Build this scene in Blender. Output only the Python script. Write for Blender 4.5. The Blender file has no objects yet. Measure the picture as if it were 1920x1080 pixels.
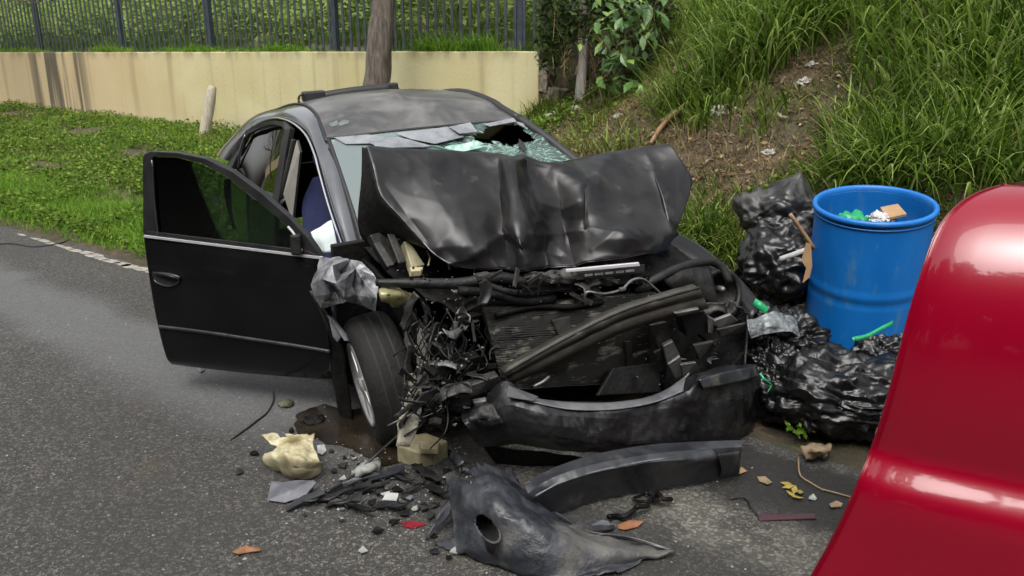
import bpy, bmesh, math, random
import numpy as np
from mathutils import Vector, noise as mnoise
rng = np.random.default_rng(7); random.seed(7)
S = bpy.context.scene; COL = S.collection
R_ = math.radians

# ---------------------------------------------------------------- camera, sky, sun, exposure
PITCH, FPX, CAMH = R_(16.3), 1500.0, 1.75
cam = bpy.data.cameras.new('camera'); camo = bpy.data.objects.new('camera', cam); COL.objects.link(camo)
camo.location = (0, 0, CAMH); camo.rotation_euler = (R_(90) - PITCH, 0, 0)
cam.sensor_width = 36; cam.lens = 36 * FPX / 1920; cam.clip_start = .05; cam.clip_end = 500
cam.dof.use_dof = True; cam.dof.focus_distance = 4.2; cam.dof.aperture_fstop = 5.6
S.camera = camo
SUN_EL, SUN_AZ = R_(58), R_(200)      # direction the light comes from (azimuth clockwise from +Y)
w = bpy.data.worlds.new('World'); S.world = w; w.use_nodes = True
nt = w.node_tree; bg = nt.nodes['Background']
sky = nt.nodes.new('ShaderNodeTexSky'); sky.sky_type = 'NISHITA'; sky.sun_disc = False
sky.sun_elevation = SUN_EL; sky.sun_rotation = SUN_AZ; sky.air_density = 1.5; sky.dust_density = 6; sky.ozone_density = 1
hs = nt.nodes.new('ShaderNodeHueSaturation'); hs.inputs['Saturation'].default_value = .18
nt.links.new(sky.outputs[0], hs.inputs['Color']); nt.links.new(hs.outputs[0], bg.inputs['Color'])
bg.inputs['Strength'].default_value = .14
sl = bpy.data.lights.new('sun', 'SUN'); so = bpy.data.objects.new('sun', sl); COL.objects.link(so)
sl.energy = 1.1; sl.angle = R_(55); sl.color = (1, .96, .9)
dv = Vector((math.sin(SUN_AZ) * math.cos(SUN_EL), math.cos(SUN_AZ) * math.cos(SUN_EL), math.sin(SUN_EL)))
so.rotation_euler = dv.to_track_quat('Z', 'Y').to_euler(); so.location = (0, 0, 20)
S.view_settings.view_transform = 'Standard'; S.view_settings.look = 'None'
S.view_settings.exposure = .85; S.view_settings.gamma = 1; S.view_settings.use_curve_mapping = False
S.render.engine = 'CYCLES'
S.cycles.use_denoising = True; S.cycles.max_bounces = 8; S.cycles.transparent_max_bounces = 12

# ---------------------------------------------------------------- measuring helpers
O = np.array([0, 0, CAMH])
YAW, RL, PT = np.radians([28., 3., .6]); CC = np.array([.095, 3.85, -.01])       # pose of the wreck
_F = np.array([math.sin(YAW), -math.cos(YAW), 0]); _L = np.array([-_F[1], _F[0], 0]); _U = np.array([0, 0, 1.])
_cr, _sr, _cp, _sp = math.cos(RL), math.sin(RL), math.cos(PT), math.sin(PT)
RM = np.stack([_F, _L, _U], 1) @ np.array([[_cp, 0, _sp], [0, 1, 0], [-_sp, 0, _cp]]) @ np.array([[1, 0, 0], [0, _cr, -_sr], [0, _sr, _cr]])
def ray(px, py):
    x = (px - 960) / FPX; y = (540 - py) / FPX
    return np.array([x, math.cos(PITCH) + y * math.sin(PITCH), -math.sin(PITCH) + y * math.cos(PITCH)])
def G(px, py, z=0.):                       # world point at height z
    d = ray(px, py); return O + d * ((z - CAMH) / d[2])
def Yp(px, py, y):
    d = ray(px, py); return O + d * (y / d[1])
def CX(px, py, x, ax=0):                   # world point on the wreck's plane x (or y, z) = const
    d = RM.T @ ray(px, py); o = RM.T @ (O - CC); t = (x - o[ax]) / d[ax]; return RM @ (o + d * t) + CC
def CL(p): return RM.T @ (np.asarray(p) - CC)
def CW(x, y, z): return RM @ np.array([x, y, z]) + CC
def PJ(P):
    P = np.atleast_2d(P) - O; d = P[:, 1] * math.cos(PITCH) - P[:, 2] * math.sin(PITCH)
    u = P[:, 1] * math.sin(PITCH) + P[:, 2] * math.cos(PITCH)
    return np.stack([960 + FPX * P[:, 0] / d, 540 - FPX * u / d], 1)

# ---------------------------------------------------------------- materials
def mat(name, c1, c2=None, ns=8., rough=.5, rough2=None, metal=0., coat=0., bump=0., bs=40., ramp=(.35, .65), det=6,
        trans=0., spec=.5, stretch=None, c3=None, ns3=2., ramp3=(.55, .7), sheen=0., bdist=.02, dist=0.):
    m = bpy.data.materials.new(name); m.use_nodes = True; t = m.node_tree; N = t.nodes; Lk = t.links
    b = N['Principled BSDF']
    tc = N.new('ShaderNodeTexCoord'); vec = tc.outputs['Object']
    if stretch:
        mp = N.new('ShaderNodeMapping'); mp.inputs['Scale'].default_value = stretch; Lk.new(vec, mp.inputs[0]); vec = mp.outputs[0]
    def nz(sc, d=6, r=.6, ds=0.):
        n = N.new('ShaderNodeTexNoise'); n.inputs['Scale'].default_value = sc; n.inputs['Detail'].default_value = d
        n.inputs['Roughness'].default_value = r; n.inputs['Distortion'].default_value = ds; Lk.new(vec, n.inputs['Vector']); return n.outputs['Fac']
    def rp(f, a, bb):
        r = N.new('ShaderNodeMapRange'); r.inputs['From Min'].default_value = a; r.inputs['From Max'].default_value = bb; Lk.new(f, r.inputs[0]); return r.outputs[0]
    def mix(f, a, bb):
        x = N.new('ShaderNodeMix'); x.data_type = 'RGBA'; Lk.new(f, x.inputs['Factor'])
        for s, v in ((x.inputs[6], a), (x.inputs[7], bb)):
            if hasattr(v, 'links'): Lk.new(v, s)
            else: s.default_value = (*v, 1)
        return x.outputs[2]
    b.inputs['Base Color'].default_value = (*c1, 1); b.inputs['Roughness'].default_value = rough; b.inputs['Metallic'].default_value = metal
    b.inputs['Coat Weight'].default_value = coat; b.inputs['Coat Roughness'].default_value = .05; b.inputs['Transmission Weight'].default_value = trans
    b.inputs['Specular IOR Level'].default_value = spec
    if sheen: b.inputs['Sheen Weight'].default_value = sheen
    if c2:
        f = rp(nz(ns, det, .6, dist), *ramp); c = mix(f, c1, c2)
        if c3: c = mix(rp(nz(ns3, 5), *ramp3), c, c3)
        Lk.new(c, b.inputs['Base Color'])
        if rough2 is not None:
            r = N.new('ShaderNodeMapRange'); r.inputs['To Min'].default_value = rough; r.inputs['To Max'].default_value = rough2; Lk.new(f, r.inputs[0]); Lk.new(r.outputs[0], b.inputs['Roughness'])
    if bump:
        bp = N.new('ShaderNodeBump'); bp.inputs['Strength'].default_value = bump; bp.inputs['Distance'].default_value = bdist
        Lk.new(nz(bs, 5), bp.inputs['Height']); Lk.new(bp.outputs[0], b.inputs['Normal'])
    m['b'] = 1
    return m
def leafmat(name, cols, trl=.35, rough=.55):
    m = bpy.data.materials.new(name); m.use_nodes = True; t = m.node_tree; N = t.nodes; Lk = t.links
    b = N['Principled BSDF']; a = N.new('ShaderNodeAttribute'); a.attribute_name = 'rnd'
    r = N.new('ShaderNodeValToRGB'); e = r.color_ramp.elements
    while len(e) < len(cols): e.new(.5)
    for i, c in enumerate(cols): e[i].position = i / (len(cols) - 1); e[i].color = (*c, 1)
    Lk.new(a.outputs['Fac'], r.inputs[0]); Lk.new(r.outputs[0], b.inputs['Base Color']); b.inputs['Roughness'].default_value = rough
    b.inputs['Specular IOR Level'].default_value = .16
    tr = N.new('ShaderNodeBsdfTranslucent'); Lk.new(r.outputs[0], tr.inputs[0]); ms = N.new('ShaderNodeMixShader'); ms.inputs[0].default_value = trl
    Lk.new(b.outputs[0], ms.inputs[1]); Lk.new(tr.outputs[0], ms.inputs[2]); Lk.new(ms.outputs[0], N['Material Output'].inputs[0])
    return m
def glassmat(name, tint, refl=1.5, haze=0., hazec=(.3, .36, .35), cracks=0., crs=30.):
    m = bpy.data.materials.new(name); m.use_nodes = True; t = m.node_tree; N = t.nodes; Lk = t.links
    N.remove(N['Principled BSDF'])
    tr = N.new('ShaderNodeBsdfTransparent'); tr.inputs[0].default_value = (*tint, 1)
    gl = N.new('ShaderNodeBsdfGlossy'); gl.inputs['Roughness'].default_value = .015
    fr = N.new('ShaderNodeFresnel'); fr.inputs[0].default_value = refl
    m1 = N.new('ShaderNodeMixShader'); Lk.new(fr.outputs[0], m1.inputs[0])
    last = tr.outputs[0]
    if haze or cracks:
        df = N.new('ShaderNodeBsdfDiffuse'); df.inputs[0].default_value = (*hazec, 1)
        m2 = N.new('ShaderNodeMixShader'); m2.inputs[0].default_value = haze
        Lk.new(tr.outputs[0], m2.inputs[1]); Lk.new(df.outputs[0], m2.inputs[2]); last = m2.outputs[0]
        if cracks:
            tc = N.new('ShaderNodeTexCoord')
            nzv = N.new('ShaderNodeTexNoise'); nzv.inputs['Scale'].default_value = 9; Lk.new(tc.outputs['Object'], nzv.inputs[0])
            mx = N.new('ShaderNodeVectorMath'); mx.operation = 'MULTIPLY_ADD'; mx.inputs[1].default_value = (.08,) * 3
            at_ = N.new('ShaderNodeAttribute'); at_.attribute_name = 'pol'
            mx.inputs[1].default_value = (.5,) * 3
            Lk.new(nzv.outputs['Color'], mx.inputs[0]); Lk.new(at_.outputs['Vector'], mx.inputs[2])
            vo = N.new('ShaderNodeTexVoronoi'); vo.feature = 'DISTANCE_TO_EDGE'; vo.inputs['Scale'].default_value = crs; Lk.new(mx.outputs[0], vo.inputs['Vector'])
            rg = N.new('ShaderNodeMapRange'); rg.inputs['From Min'].default_value = .0; rg.inputs['From Max'].default_value = .07
            rg.inputs['To Min'].default_value = cracks; rg.inputs['To Max'].default_value = haze; Lk.new(vo.outputs[0], rg.inputs[0])
            Lk.new(rg.outputs[0], m2.inputs[0])
            bp = N.new('ShaderNodeBump'); bp.inputs['Strength'].default_value = .6; bp.inputs['Distance'].default_value = .01; Lk.new(vo.outputs[0], bp.inputs['Height'])
            Lk.new(bp.outputs[0], gl.inputs['Normal'])
    Lk.new(last, m1.inputs[1]); Lk.new(gl.outputs[0], m1.inputs[2]); Lk.new(m1.outputs[0], N['Material Output'].inputs[0])
    return m

M = dict(
    paint=mat('car_paint', (.006, .006, .0075), (.010, .010, .011), 3, .22, .36, coat=.12, spec=.3),
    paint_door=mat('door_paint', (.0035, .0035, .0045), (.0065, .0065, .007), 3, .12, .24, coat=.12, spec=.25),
    paint_mid=mat('car_paint_dusty', (.009, .009, .0105), (.028, .027, .026), 5, .30, .48, metal=.3, ramp=(.4, .72), coat=.08, spec=.4, dist=.5, c3=(.085, .08, .075), ns3=6, ramp3=(.62, .78)),
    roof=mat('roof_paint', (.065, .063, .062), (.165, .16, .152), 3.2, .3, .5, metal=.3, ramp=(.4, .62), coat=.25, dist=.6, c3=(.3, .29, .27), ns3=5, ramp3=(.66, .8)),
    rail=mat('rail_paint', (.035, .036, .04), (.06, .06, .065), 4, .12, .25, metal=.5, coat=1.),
    pillar=mat('pillar_sky_sheen', (.13, .132, .142), (.17, .172, .182), 4, .13, .22, metal=.75, coat=1.),  # car paint lightened to carry the sky reflected in the pillar
    silver=mat('torn_silver', (.13, .133, .145), (.30, .30, .31), 11, .3, .5, metal=.35, coat=.2, bump=.08, bs=30, ramp=(.42, .6), c3=(.03, .03, .034), ns3=8, ramp3=(.58, .66)),
    trim=mat('black_trim', (.012, .012, .013), (.02, .02, .02), 12, .4, .6),
    plastic=mat('black_plastic', (.008, .008, .0085), (.017, .0165, .016), 14, .38, .62, bump=.25, bs=50, spec=.35),
    shade_black=mat('bay_shade_black', (.003, .003, .003), (.009, .0085, .008), 10, .4, .75, bump=.4, bs=35, spec=.2),  # near-black, with the shade of the engine bay put into the colour
    dust=mat('dusty_metal', (.022, .0215, .02), (.06, .058, .052), 10, .4, .65, metal=.4, bump=.3, bs=40),
    metal=mat('grey_metal', (.10, .10, .10), (.24, .24, .235), 12, .35, .55, metal=.6, bump=.2, bs=30),
    beam=mat('beam_metal', (.045, .043, .036), (.095, .09, .075), 8, .4, .6, metal=.35, bump=.15, bs=30),
    fin=mat('radiator_fins', (.016, .015, .012), (.26, .245, .20), 9, .35, .5, metal=.5, ramp=(.54, .74), stretch=(1, 1, 3)),
    chrome=mat('chrome', (.75, .75, .76), None, rough=.12, metal=1.),
    tyre=mat('tyre_rubber', (.010, .010, .010), (.022, .0215, .021), 9, .65, .85, bump=.3, bs=60, spec=.25),
    rim=mat('alloy', (.55, .55, .55), (.75, .75, .75), 8, .28, .4, metal=.7),
    bumperp=mat('bumper_paint', (.006, .0063, .0073), (.012, .0123, .0138), 6, .28, .5, coat=.15, spec=.35, c3=(.045, .043, .04), ns3=7, ramp3=(.56, .78), dist=.8),
    shelf=mat('bumper_shelf_sheen', (.08, .084, .092), (.16, .165, .17), 9, .3, .45, metal=.2, coat=.2),  # upward ledge, its sky reflection put into the lighter colour
    lip=mat('bumper_lip', (.013, .0145, .018), (.034, .036, .042), 7, .28, .5, coat=.25, bump=.1, bs=20, c3=(.085, .082, .075), ns3=8, ramp3=(.55, .75), dist=1.),
    torn=mat('torn_bumper', (.014, .016, .021), (.042, .045, .053), 6, .3, .6, bump=.4, bs=30, coat=.1, c3=(.135, .128, .11), ns3=3.6, ramp3=(.5, .7), dist=.5),
    cream=mat('cream_plastic', (.50, .455, .29), (.22, .175, .085), 9, .4, .6, bump=.3, bs=30, ramp=(.45, .7), dist=.8),
    battery=mat('cream_box', (.33, .30, .19), (.16, .14, .08), 10, .45, .65, bump=.2, bs=30),
    bag=mat('bag_film', (.003, .003, .0033), (.006, .006, .0065), 8, .26, .42, bump=.12, bs=9, bdist=.03, spec=.5, dist=.6),
    bagdusty=mat('bag_film_dusty', (.012, .012, .013), (.07, .069, .068), 4, .3, .5, bump=.3, bs=12, bdist=.03, ramp=(.42,.6)),
    blue=mat('blue_drum', (.003, .115, .40), (.004, .14, .47), 3, .34, .5, bump=.05, bs=8, c3=(.05, .17, .33), ns3=11, ramp3=(.56, .74), stretch=(1, 1, .35), dist=.6),
    green=mat('green_film', (.01, .24, .09), (.02, .34, .14), 12, .3, .4, bump=.3, bs=30),
    white=mat('white_paper', (.5, .5, .5), (.36, .36, .35), 14, .6),
    card=mat('cardboard', (.34, .22, .115), (.26, .16, .08), 12, .8),
    wood=mat('weathered_wood', (.26, .23, .17), (.42, .38, .30), 6, .8, stretch=(6, 6, .8), bump=.5, bs=14),
    stick=mat('stick_wood', (.22, .13, .07), (.32, .2, .11), 10, .8, bump=.4, bs=20),
    bark=mat('bark', (.055, .045, .036), (.15, .125, .10), 9, .85, stretch=(2.2, 2.2, .35), bump=1., bs=10, bdist=.05),
    fence=mat('fence_paint', (.022, .026, .032), (.05, .055, .06), 9, .5, .7),
    fpost=mat('fence_post_paint', (.018, .026, .038), (.035, .045, .06), 8, .45, .6),
    concrete=mat('broken_concrete', (.13, .11, .085), (.24, .2, .15), 8, .85, bump=.7, bs=14),
    rock=mat('pale_rock', (.24, .225, .2), (.42, .40, .36), 9, .85, bump=.5, bs=18),
    red=mat('red_paint', (.235, .0, .014), (.222, .0, .013), 2, .3, coat=1., spec=.3),
    seat=mat('blue_seat', (.008, .012, .055), (.012, .018, .075), 14, .85, bump=.2, bs=50),
    inner=mat('interior_grey', (.2, .19, .17), (.26, .25, .22), 8, .7),
    dark=mat('dark_interior', (.012, .012, .012), (.02, .02, .02), 8, .8),
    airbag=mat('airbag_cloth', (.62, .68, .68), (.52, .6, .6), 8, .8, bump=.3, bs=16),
    oil=mat('oil', (.012, .009, .006), (.025, .019, .012), 5, .06, .35, spec=.8),
    redst=mat('red_stain', (.25, .008, .02), (.12, .01, .015), 30, .5),
    orange=mat('orange_plastic', (.26, .115, .05), (.16, .07, .035), 20, .5),
    maroon=mat('maroon_plastic', (.045, .008, .016), (.022, .006, .01), 12, .3, coat=.5),
    dryleaf=mat('dry_leaf', (.27, .2, .12), (.17, .12, .07), 14, .8),
    yleaf=mat('yellow_leaf', (.36, .27, .04), (.22, .17, .05), 16, .7),
    crumb=mat('glass_crumb', (.30, .31, .30), None, rough=.4),
    shard=mat('grey_shard', (.08, .085, .1), (.16, .165, .18), 12, .35, .5),
    paleshard=mat('pale_shard', (.35, .36, .33), (.2, .21, .2), 15, .4),
    line=mat('worn_line', (.34, .32, .27), (.19, .18, .15), 22, .9, ramp=(.42, .58)),
    doorglass=glassmat('tinted_glass', (.40, .50, .45), 1.5),
    sideglass=glassmat('dark_side_glass', (.02, .024, .024), 3.4),
    wsglass=glassmat('windscreen_glass', (.42, .55, .52), 1.7, .40, (.36, .44, .44)),  # haze paints the sky reflection along with whitening by cracks
    wscrack=glassmat('shattered_glass', (.35, .5, .44), 1.6, .14, (.30, .47, .41), .85, 1.5),
    film=mat('torn_film', (.13, .14, .155), (.26, .275, .29), 6, .2, .4, coat=.4),
)
PALE = lambda c: c
# ---------------------------------------------------------------- object helpers
ORG = {}
def rootof(o):
    while o.parent: o = o.parent
    return o
def tag(o, label=None, cat=None, group=None, kind=None):
    for k, v in (('label', label), ('category', cat), ('group', group), ('kind', kind)):
        if v: o[k] = v
    return o
def empty(name, loc, label, cat, group=None):
    o = bpy.data.objects.new(name, None); COL.objects.link(o); o.location = loc; o.empty_display_size = .2
    ORG[o.name] = np.array(loc, float); return tag(o, label, cat, group)
def mk(name, V, F, m, parent=None, smooth=True, solid=0., bevel=0., sub=0, kind=None, rnd=None, off=-1., loc=None):
    V = np.asarray(V, float).reshape(-1, 3)
    if parent is None:
        org = np.array([(V[:, 0].min() + V[:, 0].max()) / 2, (V[:, 1].min() + V[:, 1].max()) / 2, V[:, 2].min()]) if loc is None else np.array(loc, float)
    else: org = ORG[rootof(parent).name]
    me = bpy.data.meshes.new(name)
    Vl = (V - org).astype(np.float32)
    if isinstance(F, np.ndarray):
        nf, k = F.shape
        me.vertices.add(len(Vl)); me.vertices.foreach_set('co', Vl.ravel())
        me.loops.add(nf * k); me.loops.foreach_set('vertex_index', F.astype(np.int32).ravel())
        me.polygons.add(nf); me.polygons.foreach_set('loop_start', np.arange(0, nf * k, k, dtype=np.int32))
        me.update(calc_edges=True); me.validate()
    else:
        me.from_pydata([tuple(v) for v in Vl], [], [tuple(f) for f in F]); me.validate()
    if smooth: me.polygons.foreach_set('use_smooth', np.ones(len(me.polygons), dtype=bool))
    if rnd is not None:
        a = me.attributes.new('rnd', 'FLOAT', 'POINT'); a.data.foreach_set('value', np.asarray(rnd, np.float32))
    if m is not None: me.materials.append(m)
    me.update()
    o = bpy.data.objects.new(name, me); COL.objects.link(o)
    if parent is None: o.location = org; ORG[o.name] = org
    else: o.parent = parent
    if solid:
        s = o.modifiers.new('s', 'SOLIDIFY'); s.thickness = solid; s.offset = off; s.use_even_offset = False
    if bevel:
        b = o.modifiers.new('b', 'BEVEL'); b.width = bevel; b.segments = 2; b.limit_method = 'ANGLE'; b.angle_limit = R_(35)
    if sub:
        s = o.modifiers.new('u', 'SUBSURF'); s.levels = sub; s.render_levels = sub
    if kind: o['kind'] = kind
    return o
def gridF(nr, nc, closed=False, o=0):
    F = []
    for i in range(nr - 1):
        for j in range(nc if closed else nc - 1):
            k = (j + 1) % nc; F.append((o + i * nc + j, o + i * nc + k, o + (i + 1) * nc + k, o + (i + 1) * nc + j))
    return F
def cat1(P, n, closed=False):              # Catmull-Rom resample along axis 0
    P = np.asarray(P, float); L = len(P)
    t = np.linspace(0, L if closed else L - 1, n, endpoint=not closed)
    i = np.minimum(np.floor(t).astype(int), L - 1 if closed else L - 2); f = (t - i).reshape(-1, *([1] * (P.ndim - 1)))
    if closed: g = lambda k: P[(i + k) % L]
    else:
        Q = np.concatenate([[2 * P[0] - P[1]], P, [2 * P[-1] - P[-2]]]); g = lambda k: Q[i + 1 + k]
    a, b, c, d = g(-1), g(0), g(1), g(2)
    return .5 * (2 * b + (c - a) * f + (2 * a - 5 * b + 4 * c - d) * f ** 2 + (-a + 3 * b - 3 * c + d) * f ** 3)
def cgrid(P, nr, nc):
    P = cat1(P, nr); return np.swapaxes(cat1(np.swapaxes(P, 0, 1), nc), 0, 1)
def lin1(P, n):
    t_ = np.linspace(0, len(P) - 1, n); i_ = np.minimum(t_.astype(int), len(P) - 2); f_ = (t_ - i_).reshape(-1, 1, 1); return P[i_] * (1 - f_) + P[i_ + 1] * f_
def fbm(P, sc, octv=4, seed=0.):
    return np.array([mnoise.fractal(Vector((p[0] * sc + seed, p[1] * sc, p[2] * sc + seed)), 1., 2.1, octv) for p in np.asarray(P).reshape(-1, 3)])
def ridg(P, sc, seed=0., octv=3):
    out = []
    for p in np.asarray(P).reshape(-1, 3):
        v = 0; a = 1.; s = sc
        for _ in range(octv):
            v += a * (1 - abs(mnoise.noise(Vector((p[0] * s + seed, p[1] * s, p[2] * s - seed)))) * 2.2); a *= .5; s *= 2.1
        out.append(v)
    return np.array(out)
def patch(name, ctrl, nr, nc, m, parent=None, nz=0., ns=6., seed=0., solid=.0, **k):
    P = cgrid(np.asarray(ctrl, float), nr, nc)
    if nz:
        du = np.gradient(P, axis=0); dw = np.gradient(P, axis=1); N = np.cross(du.reshape(-1, 3), dw.reshape(-1, 3))
        N /= np.linalg.norm(N, axis=1)[:, None] + 1e-9
        P = P + (N * (fbm(P, ns, 4, seed) * nz)[:, None]).reshape(P.shape)
    return mk(name, P, gridF(nr, nc), m, parent, solid=solid, **k)
def tube(name, pts, r, m, parent=None, n=8, res=None, **k):
    pts = np.asarray(pts, float)
    res = res or max(2, (len(pts) - 1) * 4 + 1 if len(pts) > 2 else 2)
    P = cat1(pts, res) if len(pts) > 2 else pts
    rr = np.interp(np.linspace(0, 1, len(P)), np.linspace(0, 1, len(np.atleast_1d(r))), np.atleast_1d(r)) if np.ndim(r) else np.full(len(P), r)
    T = np.gradient(P, axis=0); T /= np.linalg.norm(T, axis=1)[:, None] + 1e-9
    ref = np.array([0, 0, 1.]) if abs(T[0][2]) < .9 else np.array([1., 0, 0])
    V = []
    for p, t, q in zip(P, T, rr):
        a = np.cross(t, ref); a /= np.linalg.norm(a) + 1e-9; b = np.cross(a, t)
        for j in range(n):
            th = 2 * math.pi * j / n; V.append(p + q * (math.cos(th) * a + math.sin(th) * b))
    F = gridF(len(P), n, True); F.append(tuple(range(n))[::-1]); F.append(tuple(range((len(P) - 1) * n, len(P) * n)))
    return mk(name, V, F, m, parent, **k)
def boxv(c, sx, sy, sz, B=None):
    B = np.eye(3) if B is None else np.asarray(B)        # columns = axes
    V = [np.asarray(c) + B @ np.array([x * sx / 2, y * sy / 2, z * sz / 2]) for x in (-1, 1) for y in (-1, 1) for z in (-1, 1)]
    F = [(0, 1, 3, 2), (4, 6, 7, 5), (0, 4, 5, 1), (2, 3, 7, 6), (0, 2, 6, 4), (1, 5, 7, 3)]
    return V, F
def box(name, c, sx, sy, sz, m, parent=None, B=None, bevel=0., **k):
    V, F = boxv(c, sx, sy, sz, B); return mk(name, V, F, m, parent, smooth=False, bevel=bevel, **k)
def prism(name, pts, ext, m, parent=None, bevel=0., smooth=False, **k):
    P = np.asarray(pts, float); n = len(P); V = np.concatenate([P, P + np.asarray(ext, float)])
    F = [tuple(range(n))[::-1], tuple(range(n, 2 * n))] + [(i, (i + 1) % n, n + (i + 1) % n, n + i) for i in range(n)]
    return mk(name, V, F, m, parent, smooth=smooth, bevel=bevel, **k)
def lathe(name, prof, c, axis, m, parent=None, n=48, **k):
    axis = np.asarray(axis, float); axis /= np.linalg.norm(axis); ref = np.array([0, 0, 1.]) if abs(axis[2]) < .9 else np.array([1., 0, 0])
    a = np.cross(axis, ref); a /= np.linalg.norm(a); b = np.cross(axis, a); V = []
    for r, h in prof:
        for j in range(n):
            th = 2 * math.pi * j / n; V.append(np.asarray(c) + axis * h + r * (math.cos(th) * a + math.sin(th) * b))
    return mk(name, V, gridF(len(prof), n, True), m, parent, **k)
def quadbar(name, A, B, Cc, D, thick, m, parent=None, bevel=.004, **k):   # flat bar given by its four face corners
    A, B, Cc, D = map(np.asarray, (A, B, Cc, D)); nrm = np.cross(B - A, D - A); nrm = nrm / np.linalg.norm(nrm) * thick
    return prism(name, [A, B, Cc, D], nrm, m, parent, bevel=bevel, **k)

# ---------------------------------------------------------------- terrain
P0 = np.array([-3.09, 6.55]); E_ = np.array([.8, -.6]); N_ = np.array([.6, .8])
def ST(x, y): return (x - P0[0]) * N_[0] + (y - P0[1]) * N_[1], (x - P0[0]) * E_[0] + (y - P0[1]) * E_[1]
def XY(s, t): return P0[0] + N_[0] * s + E_[0] * t, P0[1] + N_[1] * s + E_[1] * t
TS = np.array([-80, 0, .6, 1.2, 2, 3, 4, 5.5, 7, 10, 16, 80.])
TT = np.array([-60, -20, -10, -6, -1.5, .8, 2.5, 4, 5.5, 8, 60.])
TZ = np.array([
    [0, 0, .02, .06, .16, .26, .36, .62, .62, .7, .8, .8],
    [0, 0, .02, .06, .16, .26, .36, .58, .62, .7, .8, .8],
    [0, 0, .02, .05, .10, .16, .22, .36, .40, .5, .6, .6],
    [0, 0, .02, .04, .07, .10, .13, .20, .24, .4, .6, .6],
    [0, 0, .02, .04, .08, .13, .20, .40, .75, 2.2, 3, 3],
    [0, 0, .02, .05, .12, .24, .42, .85, 1.45, 3.6, 6.5, 14],
    [0, 0, .02, .06, .20, .50, .95, 1.75, 2.7, 5.2, 9, 16],
    [0, 0, .02, .08, .34, .86, 1.50, 2.55, 3.6, 6, 10, 18],
    [0, 0, .02, .11, .48, 1.10, 1.80, 2.9, 4.0, 6.4, 11, 20],
    [0, 0, .03, .15, .60, 1.25, 2.0, 3.1, 4.2, 6.6, 11, 20],
    [0, 0, .03, .15, .60, 1.25, 2.0, 3.1, 4.2, 6.6, 11, 20]])
def smooth1(f): return f
def zbase(s, t):
    s = np.asarray(s, float); t = np.asarray(t, float)
    i = np.clip(np.searchsorted(TS, s) - 1, 0, len(TS) - 2); j = np.clip(np.searchsorted(TT, t) - 1, 0, len(TT) - 2)
    u = np.clip((s - TS[i]) / (TS[i + 1] - TS[i]), 0, 1); v = np.clip((t - TT[j]) / (TT[j + 1] - TT[j]), 0, 1); v = v * v * (3 - 2 * v)
    return (TZ[j, i] * (1 - u) + TZ[j, i + 1] * u) * (1 - v) + (TZ[j + 1, i] * (1 - u) + TZ[j + 1, i + 1] * u) * v
def bumps(x, y, s):
    a = np.clip((s - .15) / 1.2, 0, 1)
    b = (.5 * np.sin(x * 3.1 + 1.7 * np.sin(y * 2.3)) + .4 * np.sin(y * 4.7 + 2 * np.sin(x * 1.9 + 1)) + .25 * np.sin(x * 9.3 + y * 7.1 + 2 * np.sin(y * 5)) + .2 * np.sin(y * 13 - x * 11))
    return a * .05 * b
def zt(x, y):
    x = np.asarray(x, float); y = np.asarray(y, float); s, t = ST(x, y); return zbase(s, t) + bumps(x, y, s)
def T(px, py, dz=0.):                     # where a sight line meets the terrain
    d = ray(px, py); k = np.arange(1.5, 60, .02); P = O + d * k[:, None]
    h = P[:, 2] - dz - zt(P[:, 0], P[:, 1]); i = np.argmax(h < 0)
    return P[i] if (h < 0).any() else P[-1]
ss = np.concatenate([[-70, -40, -20, -10, -4, -1], np.arange(-.4, 9.01, .12), [9.6, 10.5, 12, 14, 17, 22, 30, 45, 75]])
tt = np.concatenate([[-90, -60, -45, -34], np.arange(-28, -8, .35), np.arange(-8, 12, .13), [12.5, 14, 18, 25, 40, 70, 95]])
sg, tg = np.meshgrid(ss, tt, indexing='ij'); gx, gy = XY(sg, tg); gz = zt(gx, gy)
V = np.stack([gx, gy, gz], -1)
def ground_mat():
    m = mat('soil', (.04, .03, .018), (.115, .083, .048), 7, .95, bump=1., bs=26, bdist=.04, c3=(.042, .04, .02), ns3=1.6, ramp3=(.48, .62), dist=.5)
    return m
nr, nc = sg.shape
idx = np.arange(nr * nc).reshape(nr, nc)
F = np.stack([idx[:-1, :-1], idx[:-1, 1:], idx[1:, 1:], idx[1:, :-1]], -1).reshape(-1, 4)
mk('ground', V.reshape(-1, 3), F, ground_mat(), loc=(0, 0, 0), kind='structure')

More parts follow.
